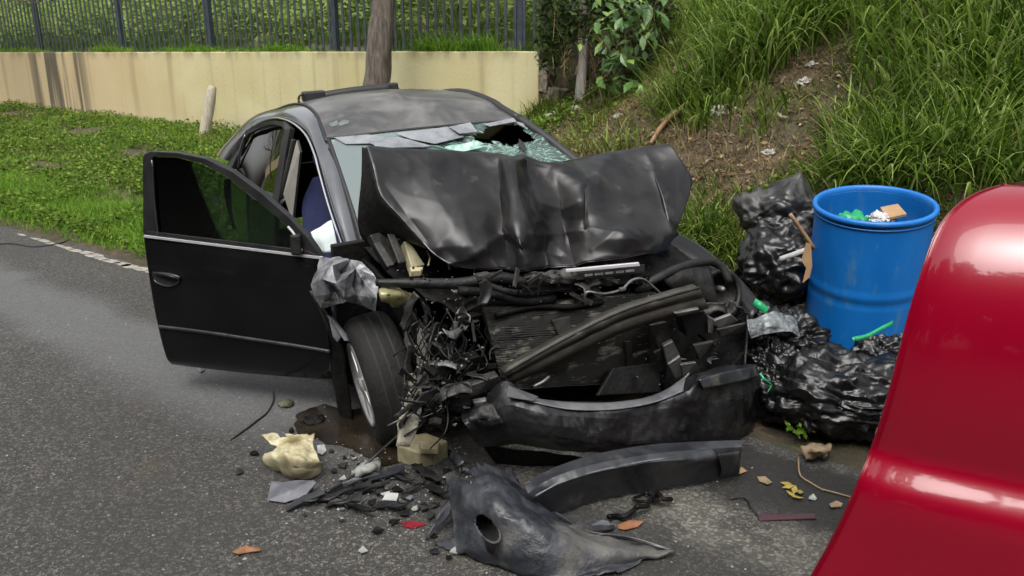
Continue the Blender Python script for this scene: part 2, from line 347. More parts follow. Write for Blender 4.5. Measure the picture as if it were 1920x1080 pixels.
# road ------------------------------------------------------------
def road_mat():
    m = bpy.data.materials.new('asphalt'); m.use_nodes = True; t = m.node_tree; N = t.nodes; Lk = t.links; b = N['Principled BSDF']
    tc = N.new('ShaderNodeTexCoord'); P = tc.outputs['Object']
    def dot(v):
        d = N.new('ShaderNodeVectorMath'); d.operation = 'DOT_PRODUCT'; d.inputs[1].default_value = v; Lk.new(P, d.inputs[0]); return d.outputs['Value']
    def nz(sc, d=5, r=.6):
        n = N.new('ShaderNodeTexNoise'); n.inputs['Scale'].default_value = sc; n.inputs['Detail'].default_value = d; n.inputs['Roughness'].default_value = r; Lk.new(P, n.inputs[0]); return n.outputs[0]
    def rg(f, a, b_, c=0., d=1., smooth=True):
        r = N.new('ShaderNodeMapRange'); r.interpolation_type = 'SMOOTHSTEP' if smooth else 'LINEAR'
        for i, v in enumerate((a, b_, c, d)): r.inputs[i + 1].default_value = v
        Lk.new(f, r.inputs[0]); return r.outputs[0]
    def ma(op, a, b_):
        x = N.new('ShaderNodeMath'); x.operation = op
        for i, v in enumerate((a, b_)):
            if hasattr(v, 'links'): Lk.new(v, x.inputs[i])
            else: x.inputs[i].default_value = v
        return x.outputs[0]
    def mix(f, a, b_):
        x = N.new('ShaderNodeMix'); x.data_type = 'RGBA'
        if hasattr(f, 'links'): Lk.new(f, x.inputs[0])
        else: x.inputs[0].default_value = f
        for s, v in ((x.inputs[6], a), (x.inputs[7], b_)):
            if hasattr(v, 'links'): Lk.new(v, s)
            else: s.default_value = (*v, 1)
        return x.outputs[2]
    vo = N.new('ShaderNodeTexVoronoi'); vo.inputs['Scale'].default_value = 92; Lk.new(P, vo.inputs[0])
    sx = N.new('ShaderNodeSeparateColor'); Lk.new(vo.outputs['Color'], sx.inputs[0])
    stone = rg(sx.outputs[0], .25, 1., 0, 1, False); stone = ma('POWER', stone, 1.9)
    base = mix(stone, (.064, .060, .053), (.26, .248, .22))
    vo2 = N.new('ShaderNodeTexVoronoi'); vo2.inputs['Scale'].default_value = 160; Lk.new(P, vo2.inputs[0])
    pit = rg(vo2.outputs['Distance'], .35, .62)
    base = mix(ma('MULTIPLY', pit, .75), base, (.022, .021, .02))
    big = rg(nz(.9, 6), .35, .7); base = mix(ma('MULTIPLY', big, .5), base, (.045, .044, .044))
    sv = ma('SUBTRACT', dot((N_[0], N_[1], 0)), float(N_ @ P0)); tv = ma('SUBTRACT', dot((E_[0], E_[1], 0)), float(E_ @ P0))
    svw = ma('ADD', sv, ma('MULTIPLY', ma('SUBTRACT', nz(1.6, 6), .5), .5))
    # smooth bluish wearing band along the left of the lane
    band = ma('MULTIPLY', ma('MULTIPLY', rg(svw, -1.6, -1.2), rg(svw, -.55, -.85)), rg(tv, 4.2, 3.4))
    fine = nz(120, 3); smoothc = mix(rg(fine, .35, .65), (.088, .089, .092), (.125, .126, .128))
    smoothc = mix(ma('MULTIPLY', stone, .35), smoothc, (.2, .2, .19))
    base = mix(ma('MULTIPLY', band, .8), base, smoothc)
    # dark damp strip and pale worn patch near the right hand edge
    rt = rg(tv, 4.1, 4.7)
    damp = ma('MULTIPLY', ma('MULTIPLY', rg(svw, -.62, -.42), rg(svw, .05, -.1)), rt)
    base = mix(ma('MULTIPLY', damp, .8), base, (.02, .02, .019))
    worn = ma('MULTIPLY', ma('MULTIPLY', ma('MULTIPLY', rg(svw, -1.05, -.85), rg(svw, -.5, -.62)), rt), rg(nz(3, 5), .4, .55))
    base = mix(ma('MULTIPLY', worn, .6), base, mix(stone, (.12, .115, .095), (.34, .33, .29)))
    dd = ma('MULTIPLY', ma('MULTIPLY', rg(svw, -1.6, -1.2), rg(svw, -.75, -.95)), ma('MULTIPLY', rg(tv, 3.0, 3.6), rg(nz(2.2, 5), .32, .55)))
    base = mix(ma('MULTIPLY', dd, .55), base, (.025, .024, .023))
    # rust coloured specks of soil
    soil = ma('MULTIPLY', rg(nz(2.7, 6), .6, .72), .45); base = mix(soil, base, (.09, .07, .045))
    Lk.new(base, b.inputs['Base Color']); b.inputs['Roughness'].default_value = .82
    Lk.new(rg(damp, 0, 1, .85, .5), b.inputs['Roughness'])
    h = ma('ADD', ma('MULTIPLY', stone, .5), ma('MULTIPLY', ma('SUBTRACT', 1., pit), .8)); h = ma('MULTIPLY', h, rg(band, 0, 1, 1., .35))
    bp = N.new('ShaderNodeBump'); bp.inputs['Strength'].default_value = .8; bp.inputs['Distance'].default_value = .008; Lk.new(h, bp.inputs['Height']); Lk.new(bp.outputs[0], b.inputs['Normal'])
    return m
M['road'] = road_mat()
te = np.concatenate([[-90, -60, -40, -28], np.arange(-20, 10, .06), [12, 20, 40, 95]])
edge = .02 + .07 * np.array([mnoise.fractal(Vector((t * 1.4, 3.3, 0)), 1., 2., 5) for t in te])
Vr = []
for t, eg in zip(te, edge):
    for s in (-7.2, -3, -1.2, eg): x, y = XY(s, t); Vr.append((x, y, .006))
mk('road', Vr, gridF(len(te), 4), M['road'], loc=(0, 0, 0), kind='structure', smooth=False)
# worn edge line, flakes of old paint
LV, LF = [], []
def flake(s0, s1, t0, t1):
    k = len(LV); n = 12; c = ((s0 + s1) / 2, (t0 + t1) / 2)
    for i in range(n):
        a = 2 * math.pi * i / n; q = .8 + .35 * random.random()
        cs, sn = math.cos(a), math.sin(a); sq = 1 / max(abs(cs), abs(sn)) * .93
        x, y = XY(c[0] + (s1 - s0) / 2 * cs * sq * q, c[1] + (t1 - t0) / 2 * sn * sq * (.9 + .1 * q)); LV.append((x, y, .011))
    LF.append(tuple(range(k, k + n)))
for t0 in np.arange(-6, 2.6, .16):
    if t0 < -1.25 and random.random() < .6: continue
    if t0 > -1.25 and random.random() < .1: continue
    wd = .035 if t0 < -1.25 else .055
    flake(-.05 - wd * random.uniform(.7, 1.1), -.05 + wd * random.uniform(.4, 1.2), t0 - random.uniform(0, .06), t0 + .15 + random.uniform(0, .06))
mk('edge_line', LV, LF, M['line'], kind='structure', smooth=False)
# long crack at the left
ck = [G(*p, z=.0095) for p in ((-60, 462), (20, 457), (60, 463), (105, 458), (130, 449))]
tube('road_crack', ck, [.004, .012, .008, .011, .003], M['dark'], n=5, kind='structure')
# oil puddle
pp = [(556, 792), (566, 770), (610, 758), (660, 765), (715, 770), (760, 800), (775, 850), (730, 872), (690, 862), (640, 838), (600, 832), (570, 815)]
pc = cat1([G(*p, z=.0105) for p in pp], 96, True)
pc = pc + np.array([[.05 * mnoise.noise(Vector((p[0] * 5, p[1] * 5, 1))) + .03 * mnoise.noise(Vector((p[0] * 14, p[1] * 14, 1))), .05 * mnoise.noise(Vector((p[0] * 5, p[1] * 5, 7))) + .03 * mnoise.noise(Vector((p[0] * 14, p[1] * 14, 9))), 0] for p in pc])
mk('oil_puddle', pc, [tuple(range(96))], M['oil'], kind='structure', smooth=False)

# ---------------------------------------------------------------- retaining wall, fence and the terrace behind
WD = np.array([.845, -.534, 0]); WN = np.array([-.534, -.845, 0]); W0 = np.array([-13, 20.8, 0])
def WP(t, z, out=0.): return W0 + WD * t + WN * out + np.array([0, 0, z])
WTOP = 1.79
def wall_mat():
    m = bpy.data.materials.new('yellow_render'); m.use_nodes = True; t = m.node_tree; N = t.nodes; Lk = t.links; b = N['Principled BSDF']
    tc = N.new('ShaderNodeTexCoord'); P = tc.outputs['Object']
    d = N.new('ShaderNodeVectorMath'); d.operation = 'DOT_PRODUCT'; d.inputs[1].default_value = tuple(WD); Lk.new(P, d.inputs[0])
    sp = N.new('ShaderNodeSeparateXYZ'); Lk.new(P, sp.inputs[0])
    def comb(sx, sz):
        c = N.new('ShaderNodeCombineXYZ')
        for i, (o_, k) in enumerate(((d.outputs['Value'], sx), (sp.outputs[2], sz))):
            mm = N.new('ShaderNodeMath'); mm.operation = 'MULTIPLY'; mm.inputs[1].default_value = k; Lk.new(o_, mm.inputs[0]); Lk.new(mm.outputs[0], c.inputs[i * 2])
        return c.outputs[0]
    def nz(v, sc, dt=5):
        n = N.new('ShaderNodeTexNoise'); n.inputs['Scale'].default_value = sc; n.inputs['Detail'].default_value = dt; Lk.new(v, n.inputs[0]); return n.outputs[0]
    def rg(f, a, b_, c=0., e=1.):
        r = N.new('ShaderNodeMapRange'); r.interpolation_type = 'SMOOTHSTEP'
        for i, v in enumerate((a, b_, c, e)): r.inputs[i + 1].default_value = v
        Lk.new(f, r.inputs[0]); return r.outputs[0]
    def mul(a, b_):
        x = N.new('ShaderNodeMath'); x.operation = 'MULTIPLY'
        for i, v in enumerate((a, b_)):
            if hasattr(v, 'links'): Lk.new(v, x.inputs[i])
            else: x.inputs[i].default_value = v
        return x.outputs[0]
    def mix(f, a, b_):
        x = N.new('ShaderNodeMix'); x.data_type = 'RGBA'; Lk.new(f, x.inputs[0])
        for s, v in ((x.inputs[6], a), (x.inputs[7], b_)):
            if hasattr(v, 'links'): Lk.new(v, s)
            else: s.default_value = (*v, 1)
        return x.outputs[2]
    D = d.outputs['Value']
    c = mix(rg(nz(P, .7), .35, .65), (.42, .37, .195), (.48, .44, .265))
    lefty = rg(D, 4., 9., 1., 0.); c = mix(mul(lefty, .7), c, (.42, .31, .18))
    c = mix(mul(rg(nz(comb(1, .6), 1.6), .5, .75), .4), c, (.42, .315, .18))
    st = rg(nz(comb(3.2, .16), 1.), .52, .72); c = mix(mul(st, .62), c, (.27, .22, .12))
    st2 = rg(nz(comb(9, .25), 1.), .6, .78); c = mix(mul(st2, .45), c, (.22, .18, .1))
    z1 = rg(sp.outputs[2], .5, 1.9)                                          # streaks run down from the coping
    blk = mul(mul(rg(D, 1.2, 2.2), rg(D, 4.4, 3.6)), rg(nz(comb(3.6, .12), 1.3), .42, .56)); c = mix(mul(blk, .93), c, (.065, .055, .038))
    capz = mul(rg(sp.outputs[2], 1.58, 1.80), rg(nz(comb(2.2, .8), 1.5), .42, .62)); c = mix(mul(capz, .55), c, (.13, .12, .07))
    foot = mul(rg(sp.outputs[2], .75, .2), rg(nz(P, 3), .3, .6)); c = mix(mul(foot, .5), c, (.42, .38, .29))
    Lk.new(c, b.inputs['Base Color']); b.inputs['Roughness'].default_value = .8
    bp = N.new('ShaderNodeBump'); bp.inputs['Strength'].default_value = .25; bp.inputs['Distance'].default_value = .02; Lk.new(nz(P, 20), bp.inputs['Height']); Lk.new(bp.outputs[0], b.inputs['Normal'])
    return m
TEND = 15.85
wv = []
wt = np.arange(-30, TEND + .01, TEND / 60)
wt = np.append(wt[wt < TEND - .02], TEND)
for t in wt:
    a = .012 * mnoise.noise(Vector((t * .9, 0, 5))); b = .02 * mnoise.noise(Vector((t * 1.7, 2, 5)))
    wv += [WP(t, -.3, 0), WP(t, WTOP - .012 + b * .4, a), WP(t, WTOP + b * .4, a - .015), WP(t, WTOP + b * .4, -.22), WP(t, -.3, -.22)]
wf = gridF(len(wt), 5, True); wf.append((0, 1, 2, 3, 4)); wf.append(tuple(range(5 * len(wt) - 5, 5 * len(wt)))[::-1])
wall = mk('retaining_wall', wv, wf, wall_mat(), loc=tuple(W0), smooth=False)
tag(wall, 'long pale yellow rendered retaining wall with dark water streaks', 'wall')
def rough_block(name, t0, t1, z0, z1, o0, o1, seed, parent):
    me = bmesh.new(); bmesh.ops.create_cube(me, size=1); bmesh.ops.subdivide_edges(me, edges=me.edges, cuts=9, use_grid_fill=True)
    V = []
    for v in me.verts:
        p = WP(t0 + (t1 - t0) * (v.co.x + .5), z0 + (z1 - z0) * (v.co.z + .5), o0 + (o1 - o0) * (v.co.y + .5))
        q = Vector(p) * 5 + Vector((seed, 0, 0)); V.append(p + .05 * np.array(mnoise.noise_vector(q)) + .02 * np.array(mnoise.noise_vector(q * 3)))
    F = [tuple(v.index for v in f.verts) for f in me.faces]; me.free()
    return mk(name, V, F, M['concrete'], parent, smooth=False)
rough_block('broken_end', TEND + .01, TEND + .34, -.2, 1.25, -.34, -.04, 3, wall)
rough_block('broken_stub', TEND - .01, TEND + .13, 1.2, WTOP + .02, -.3, -.03, 8, wall)

# terrace fill behind the wall
ta = np.concatenate([np.arange(-60, -4, 3.), np.arange(-4, 16.3, .35)]); oa = np.array([.0, .25, .6, 1.2, 2., 3.2, 5, 8, 14, 26]); za = np.array([-.06, -.02, .03, .12, .45, 1.0, 2.0, 3.8, 7.5, 14])
def terr(t, o):
    p = WP(t, WTOP, -.2 - o); z = WTOP + np.interp(o, oa, za) + .06 * math.sin(t * 1.7 + o * 2) * min(1, o); return np.array([p[0], p[1], z])
def ter_end(t, o): return 1.0 if t < 15.2 else max(0., 1 - (t - 15.2) / 1.1)
tv_ = [terr(t, o) * np.array([1, 1, ter_end(t, o)]) for t in ta for o in oa]
mk('terrace', tv_, gridF(len(ta), len(oa)), mat('terrace_soil', (.04, .05, .02), (.10, .10, .045), 3, .95, bump=.5, bs=12), loc=(0, 0, 0), kind='structure')

# fence
fence = empty('metal_fence', WP(7, WTOP, -.45), 'dark metal slat fence standing on top of the yellow wall', 'fence')
posts_t = [-5.6, -2.0, 1.5, 4.86, 7.89, 11.34, 15.27]
pv, pf = boxv((0, 0, 0), 1, 1, 1)
for i, t in enumerate(posts_t):
    V = [WP(t + x * .05, WTOP - .15 + (z + 1) / 2 * 2.25, -.45 + y * .05) for x in (-1, 1) for y in (-1, 1) for z in (-1, 1)]
    mk('post', V, pf, M['fpost'], fence, smooth=False, bevel=.006)
for i, (za_, zb_) in enumerate(((-.10, -.06), (1.78, 1.83))):
    V = [WP(a, WTOP + b, -.45 + y) for a in (-9, 16.6) for y in (-.02, .02) for b in (za_, zb_)]
    mk('rail', V, [(0, 1, 3, 2), (4, 6, 7, 5), (0, 4, 5, 1), (2, 3, 7, 6), (0, 2, 6, 4), (1, 5, 7, 3)], M['fence'], fence, smooth=False)
slat0 = None
t = -8.9
while t < 16.5:
    if min(abs(t - q) for q in posts_t) > .07:
        base = WP(t, WTOP - .02, -.42); jit = random.uniform(-.008, .008)
        if slat0 is None:
            V = [base + WD * x * .026 + WN * y * .008 + np.array([0, 0, z]) for x in (-1, 1) for y in (-1, 1) for z in (0, 2.02)]
            slat0 = mk('slat', V, pf, M['fence'], fence, smooth=False); b0 = base
        else:
            o = slat0.copy(); COL.objects.link(o); o.location = Vector(base - b0 + WD * jit); o.rotation_euler = (0, 0, 0)
    t += .172

# tree in front of the wall
def leafcloud(n, c, r, size, seed=0, hole=.35):
    g = np.random.default_rng(seed); P = []
    while len(P) < n:
        q = g.normal(size=(n * 2, 3)); q /= np.linalg.norm(q, axis=1)[:, None]; q *= g.random((n * 2, 1)) ** .4
        f = np.sin(q[:, 0] * 7 + seed) * np.sin(q[:, 1] * 6.3 + 1) + np.sin(q[:, 2] * 8 + 2 * seed)
        P.extend(q[f > hole - .6])
    P = np.array(P[:n]) * np.asarray(r) + np.asarray(c)
    return cards(P, size, g)
def cards(P, size, g, up=0., asp=.5, fold=.25):
    n = len(P); d = g.normal(size=(n, 3)); d[:, 2] *= (1 - up); d /= np.linalg.norm(d, axis=1)[:, None]
    nn = g.normal(size=(n, 3)); nn[:, 2] += up * 4; sd = np.cross(d, nn); sd /= np.linalg.norm(sd, axis=1)[:, None] + 1e-9
    nrm = np.cross(sd, d); L = (size * g.uniform(.6, 1.3, n))[:, None]
    V = np.stack([P, P + d * L * .5 + sd * L * asp * .5 + nrm * L * fold * .4, P + d * L, P + d * L * .5 - sd * L * asp * .5 + nrm * L * fold * .4], 1)
    F = (np.arange(n)[:, None] * 4 + np.array([0, 1, 2, 3])[None]).astype(np.int32)
    F = np.concatenate([F[:, [0, 1, 2]], F[:, [0, 2, 3]]]); return V.reshape(-1, 3), F, np.repeat(g.random(n), 4)
GRN = leafmat('tree_leaf', [(.018, .035, .010), (.035, .065, .016), (.06, .1, .022)])
yb = 13.1
tr = empty('tree', Yp(702, 225, yb - .3), 'brown ridged tree trunk leaning beside the yellow wall behind the car roof', 'tree')
tp = [Yp(696, 250, yb - .3), Yp(706, 150, yb - .25), Yp(713, 70, yb - .2), Yp(721, 0, yb - .15), Yp(730, -130, yb - .1), Yp(742, -330, yb)]
def trunk(name, pts, r, m, parent, n=18, amp=.1, seed=0, res=50):
    P = cat1(np.asarray(pts, float), res); T_ = np.gradient(P, axis=0); T_ /= np.linalg.norm(T_, axis=1)[:, None]; rr = np.interp(np.linspace(0, 1, res), np.linspace(0, 1, len(r)), r); V = []
    for i, (p, t_, q) in enumerate(zip(P, T_, rr)):
        a = np.cross(t_, (0, 1, .1)); a /= np.linalg.norm(a); b = np.cross(a, t_)
        for j in range(n):
            th = 2 * math.pi * j / n; k = 1 + amp * mnoise.fractal(Vector((math.cos(th) * 2.2 + seed, math.sin(th) * 2.2, i * .12)), 1., 2., 4)
            V.append(p + q * k * (math.cos(th) * a + math.sin(th) * b))
    F = gridF(res, n, True); F.append(tuple(range((res - 1) * n, res * n))); F.append(tuple(range(n))[::-1])
    return mk(name, V, F, m, parent)
trunk('trunk', tp, [.23, .2, .185, .17, .15, .1], M['bark'], tr, amp=.16)
for q in range(5):
    a = q * 1.3; tube('limb', [tp[-1] + np.array([0, 0, -.4 * q * .3]), tp[-1] + np.array([math.cos(a) * .9, math.sin(a) * .9, .5]), tp[-1] + np.array([math.cos(a) * 2, math.sin(a) * 2, 1.4])], [.09, .06, .025], M['bark'], tr)
V, F, r = leafcloud(2600, tp[-1] + np.array([0, 0, 1.7]), (2.6, 2.3, 1.5), .16, 3); mk('crown', V, F, GRN, tr, rnd=r, smooth=False)

# leaning log, timber post, dark trunk at the end of the wall
lg = [Yp(382, 264, 15.25), Yp(387, 230, 15.3), Yp(395, 180, 15.38), Yp(399, 162, 15.42)]
tag(trunk('log', lg, [.10, .105, .10, .065], M['wood'], None, n=12, amp=.12, res=24), 'pale weathered log leaning against the yellow wall', 'log')
def hx(px, py, y): return Yp(px, py, y)
pst = trunk('timber_post', [hx(1087, 190, 11.3), hx(1090, 150, 11.3), hx(1093, 110, 11.3), hx(1094, 72, 11.3)], [.075, .07, .06, .07], mat('grey_timber', (.26, .25, .23), (.4, .38, .35), 6, .85, stretch=(5, 5, .8), bump=.4, bs=20), None, n=6, amp=.08, res=20)
tag(pst, 'short pale grey timber post standing on the bank past the wall end', 'post')
dt = empty('thin_tree', Yp(1096, 118, 11.75), 'thin dark tree trunk rising behind the grey timber post', 'tree')
dtp = [Yp(1090, 150, 11.8), Yp(1094, 60, 11.8), Yp(1100, -10, 11.8), Yp(1108, -200, 11.9)]
trunk('trunk', dtp, [.11, .095, .09, .06], M['bark'], dt, n=12, amp=.2, seed=4, res=24)
V, F, r = leafcloud(900, dtp[-1] + np.array([.1, .1, .7]), (1.2, 1.1, .8), .16, 9); mk('crown', V, F, GRN, dt, rnd=r, smooth=False)

# ---------------------------------------------------------------- wrecked car
car = empty('wrecked_car', tuple(CC + np.array([-.7, 1.3, 0])), 'dark grey sedan with smashed open front end, buckled hood and one front door open', 'car')
def rail(pts): return np.array([CX(*p) for p in pts])
# right hand roof rail (door aperture to roof ditch)
Dp = [(680, 470, -.40), (627, 320, -.85), (613, 267, -1.15), (603, 240, -1.3), (593, 215, -1.45), (572, 198, -1.75), (547, 197, -2.05), (517, 207, -2.45), (483, 218, -2.75), (455, 238, -3.0), (425, 270, -3.2), (405, 292, -3.45)]
Ep = [(652, 478, -.40), (622, 390, -.72), (602, 320, -.98), (594, 290, -1.1), (580, 257, -1.3), (563, 238, -1.5), (543, 226, -1.75), (520, 221, -2.05), (497, 226, -2.3), (475, 238, -2.5), (440, 275, -2.8), (420, 300, -2.95)]
DR, ER = rail(Dp), rail(Ep)
rgt = -RM[:, 1]; up = RM[:, 2]
mid = (DR + ER) / 2 + rgt * .02 + up * .02
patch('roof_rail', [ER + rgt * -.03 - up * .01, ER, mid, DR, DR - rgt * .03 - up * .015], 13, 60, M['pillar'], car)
tube('rail_trim', ER[:10] + rgt * .012, .007, M['chrome'], car, res=50, n=6)
tube('roof_ditch', DR[2:] + up * .004, .009, M['trim'], car, res=40, n=6)
# roof skin
left = [np.array(CX(972, 222, -1.08))] + [CW(*p) for p in ((-1.30, .575, 1.385), (-1.45, .575, 1.42), (-1.75, .575, 1.452), (-2.05, .57, 1.45), (-2.45, .56, 1.40), (-2.75, .55, 1.31))]
right = DR[2:9] + up * .002
rows = []
for k, (a, b) in enumerate(zip(right, left)):
    row = []
    for u in np.linspace(0, 1, 7):
        row.append(a * (1 - u) + b * u + up * (.052 if k else .028) * (1 - (2 * u - 1) ** 2) + (RM[:, 0] * .05 * (1 - (2 * u - 1) ** 2) if k == 0 else 0))
    rows.append(row)
hdr = np.array(rows[0]); front = hdr + RM[:, 0] * .03 - up * .035
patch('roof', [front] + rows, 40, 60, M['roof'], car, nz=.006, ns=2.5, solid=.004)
# two small white sheets painting sky reflections on the roof edge
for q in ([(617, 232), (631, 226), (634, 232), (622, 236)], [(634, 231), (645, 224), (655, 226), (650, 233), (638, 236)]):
    pts = [CX(*p, -1.27) for p in q]; prism('roof_glint', pts, -up * .004, M['airbag'], car)
# left pillar and left side
tube('front_pillar', [CX(1130, 345, -.40), CX(1078, 301, -.60), CX(1020, 255, -.85), left[0]], [.034, .03, .028, .03], M['trim'], car, res=20)
tube('left_roof_rail', left, .026, M['trim'], car, res=30)
def side(y, z0, z1, x0, x1): return [CW(x0, y, z0), CW(x0, y, z1), CW(x1, y, z1), CW(x1, y, z0)]
def shell(name, xs, prof, m, sgn, **k):
    rowsv = [[CW(x, sgn * (yy + dy), zz) for yy, zz in prof] for x, dy in xs]; return patch(name, rowsv, len(xs) * 3, 24, m, car, solid=.01, **k)
prof = [(.84, .2), (.885, .32), (.90, .5), (.885, .72), (.85, .9), (.79, .97)]
shell('left_side_panel', [(-.35, 0), (-1.2, .0), (-2.4, .0)], prof, M['paint'], 1)
shell('left_quarter_panel', [(-2.4, 0), (-2.9, -.01), (-3.4, -.04), (-3.75, -.14)], [(a, max(b, .35)) for a, b in prof], M['paint'], 1)
shell('quarter_panel', [(-2.42, 0), (-2.9, -.01), (-3.4, -.04), (-3.78, -.15)], [(a, max(b, .35)) for a, b in prof[1:]] + [(.70, 1.02)], M['rail'], -1)
shell('rear_door_skin', [(-1.5, 0), (-1.95, .0), (-2.41, .0)], prof[1:], M['paint'], -1)
sill = [CW(x, -y, z) for x in (-.35, -2.4) for y, z in ((.80, .18), (.87, .22), (.87, .31), (.80, .33))]
mk('door_sill', sill, gridF(2, 4, True) + [(0, 1, 2, 3), (7, 6, 5, 4)], M['paint'], car, smooth=False, bevel=.012)
patch('trunk_lid', [[CW(-3.0, y * .62, 1.04 + .02 * (1 - y * y)) for y in (-1, -.5, 0, .5, 1)], [CW(-3.45, y * .68, 1.05 + .02 * (1 - y * y)) for y in (-1, -.5, 0, .5, 1)], [CW(-3.78, y * .66, 1.02) for y in (-1, -.5, 0, .5, 1)], [CW(-3.86, y * .66, .8) for y in (-1, -.5, 0, .5, 1)]], 14, 16, M['paint'], car, solid=.01)
patch('rear_bumper', [[CW(-3.7, y * .84, .75), CW(-3.82, y * .84, .6), CW(-3.8, y * .82, .3)] if abs(y) > .9 else [CW(-3.86, y * .8, .79), CW(-3.96, y * .8, .6), CW(-3.9, y * .8, .3)] for y in (-1, -.6, 0, .6, 1)], 20, 10, M['paint'], car, solid=.01)
rwr = [[DR[7] * (1 - u) + left[5] * u for u in (0, .5, 1)], [CW(-3.02, -.6, 1.05), CW(-3.08, 0, 1.06), CW(-3.02, .6, 1.05)]]
patch('rear_window', rwr, 6, 8, mat('tinted_rear', (.006, .007, .007), None, rough=.05, spec=.5), car, solid=.004)
patch('headliner', [[a * (1 - u) + b * u - up * .02 for u in (0, .5, 1)] for a, b in zip(right, left)], 10, 8, M['dark'], car)
# floor, dashboard, seats
box('floor_pan', CW(-1.9, 0, .27), 1.6, 3.4, .04, M['dark'], car, B=np.stack([RM[:, 1], RM[:, 0], RM[:, 2]], 1))
box('dashboard', CW(-.62, .05, .74), 1.34, .42, .3, M['dark'], car, B=np.stack([RM[:, 1], RM[:, 0], RM[:, 2]], 1), bevel=.06)
def seat(name, x, y, m):
    bk = [[CW(x + .1, y - .24, .42), CW(x + .13, y, .42), CW(x + .1, y + .24, .42)], [CW(x - .02, y - .25, .65), CW(x + .02, y, .65), CW(x - .02, y + .25, .65)], [CW(x - .14, y - .23, .9), CW(x - .08, y, .92), CW(x - .14, y + .23, .9)], [CW(x - .2, y - .13, 1.06), CW(x - .17, y, 1.08), CW(x - .2, y + .13, 1.06)]]
    b = patch(name, bk, 18, 14, m, car, solid=.12)
    box('seat_base', CW(x + .3, y, .42), .5, .5, .14, m, b, B=np.stack([RM[:, 1], RM[:, 0], RM[:, 2]], 1), bevel=.05)
    tube('headrest', [CW(x - .21, y - .1, 1.13), CW(x - .2, y, 1.15), CW(x - .21, y + .1, 1.13)], .06, m, b, n=10)
quadbar('hinge_pillar', CW(-.36, -.90, .25), CW(-.36, -.60, .25), CW(-.36, -.60, .93), CW(-.36, -.86, .93), .05, M['shade_black'], car)
seat('front_seat', -1.30, -.50, M['seat']); seat('front_seat', -1.15, .4, M['dark']); seat('rear_seat', -2.1, -.1, M['dark'])
for nm, sy in (('inner_fender', -1), ('inner_fender', 1)):
    patch(nm, [[CW(-.48, sy * .70, .2), CW(-.48, sy * .72, .6), CW(-.46, sy * .72, .86)], [CW(-.1, sy * .66, .2), CW(-.1, sy * .68, .6), CW(-.12, sy * .70, .82)], [CW(.4, sy * .62, .2), CW(.4, sy * .64, .5), CW(.38, sy * .68, .70)]], 8, 8, M['shade_black'], car, solid=.02)
patch('firewall', [[CW(-.42, y, .2) for y in (-.7, 0, .7)], [CW(-.42, y, .9) for y in (-.7, 0, .7)]], 4, 6, M['shade_black'], car, solid=.02)
lw = [[left[k] for k in range(7)], [CW(x, .79, .97) for x in (-.45, -.9, -1.3, -1.7, -2.1, -2.5, -2.95)]]
patch('side_window', lw, 6, 30, mat('tinted_side', (.006, .007, .007), None, rough=.05, spec=.5), car, solid=.004)
# B pillar and rear door frame
quadbar('centre_pillar', CX(536, 362, -1.5), CX(553, 415, -1.47), CX(567, 285, -1.42), CX(561, 262, -1.46), .05, M['inner'], car)
quadbar('belt_guide', CX(548, 262, -1.5), CX(556, 262, -1.5), CX(531, 372, -1.55), CX(523, 372, -1.55), .02, M['rail'], car)
# rear door with glass
rg_o = [(455, 262), (470, 243), (497, 231), (520, 226), (541, 231), (553, 243), (544, 290), (530, 380), (480, 380), (430, 318)]
rdo = [CX(*p, x) for p, x in zip(rg_o, (-2.62, -2.5, -2.28, -2.05, -1.75, -1.56, -1.56, -1.56, -2.0, -2.72))]
rdi_px = [(463, 268), (474, 250), (499, 238), (520, 233), (537, 238), (543, 247), (533, 292), (518, 378), (486, 376), (441, 318)]
rdi = [CX(*p, x) for p, x in zip(rdi_px, (-2.58, -2.46, -2.27, -2.05, -1.8, -1.63, -1.63, -1.65, -2.0, -2.62))]
rd = mk('rear_door', rdo + rdi, [(i, (i + 1) % 10, 10 + (i + 1) % 10, 10 + i) for i in range(10)], M['trim'], car, solid=.03, smooth=False)
pt_ = [CX(*p, x) for p, x in zip([(461, 272), (474, 250), (499, 238), (520, 233), (537, 238), (543, 247)], (-2.60, -2.46, -2.27, -2.05, -1.8, -1.64))]
pb_ = [CX(*p, x) for p, x in zip([(439, 316), (458, 344), (476, 366), (490, 377), (505, 378), (519, 379)], (-2.62, -2.35, -2.15, -2.0, -1.82, -1.65))]
patch('window_pane', [[p - rgt * .012 for p in pt_], [(a + b) / 2 + rgt * .008 for a, b in zip(pt_, pb_)], [p - rgt * .012 for p in pb_]], 24, 24, M['sideglass'], rd, solid=.004)
tube('pane_seal', np.array(rdi[:7]) + rgt * .004, .006, M['rail'], rd, n=6, res=30)
tube('quarter_divider', [CX(461, 250, -2.52), CX(450, 285, -2.52), CX(447, 315, -2.52)], .009, M['rail'], rd, n=6)

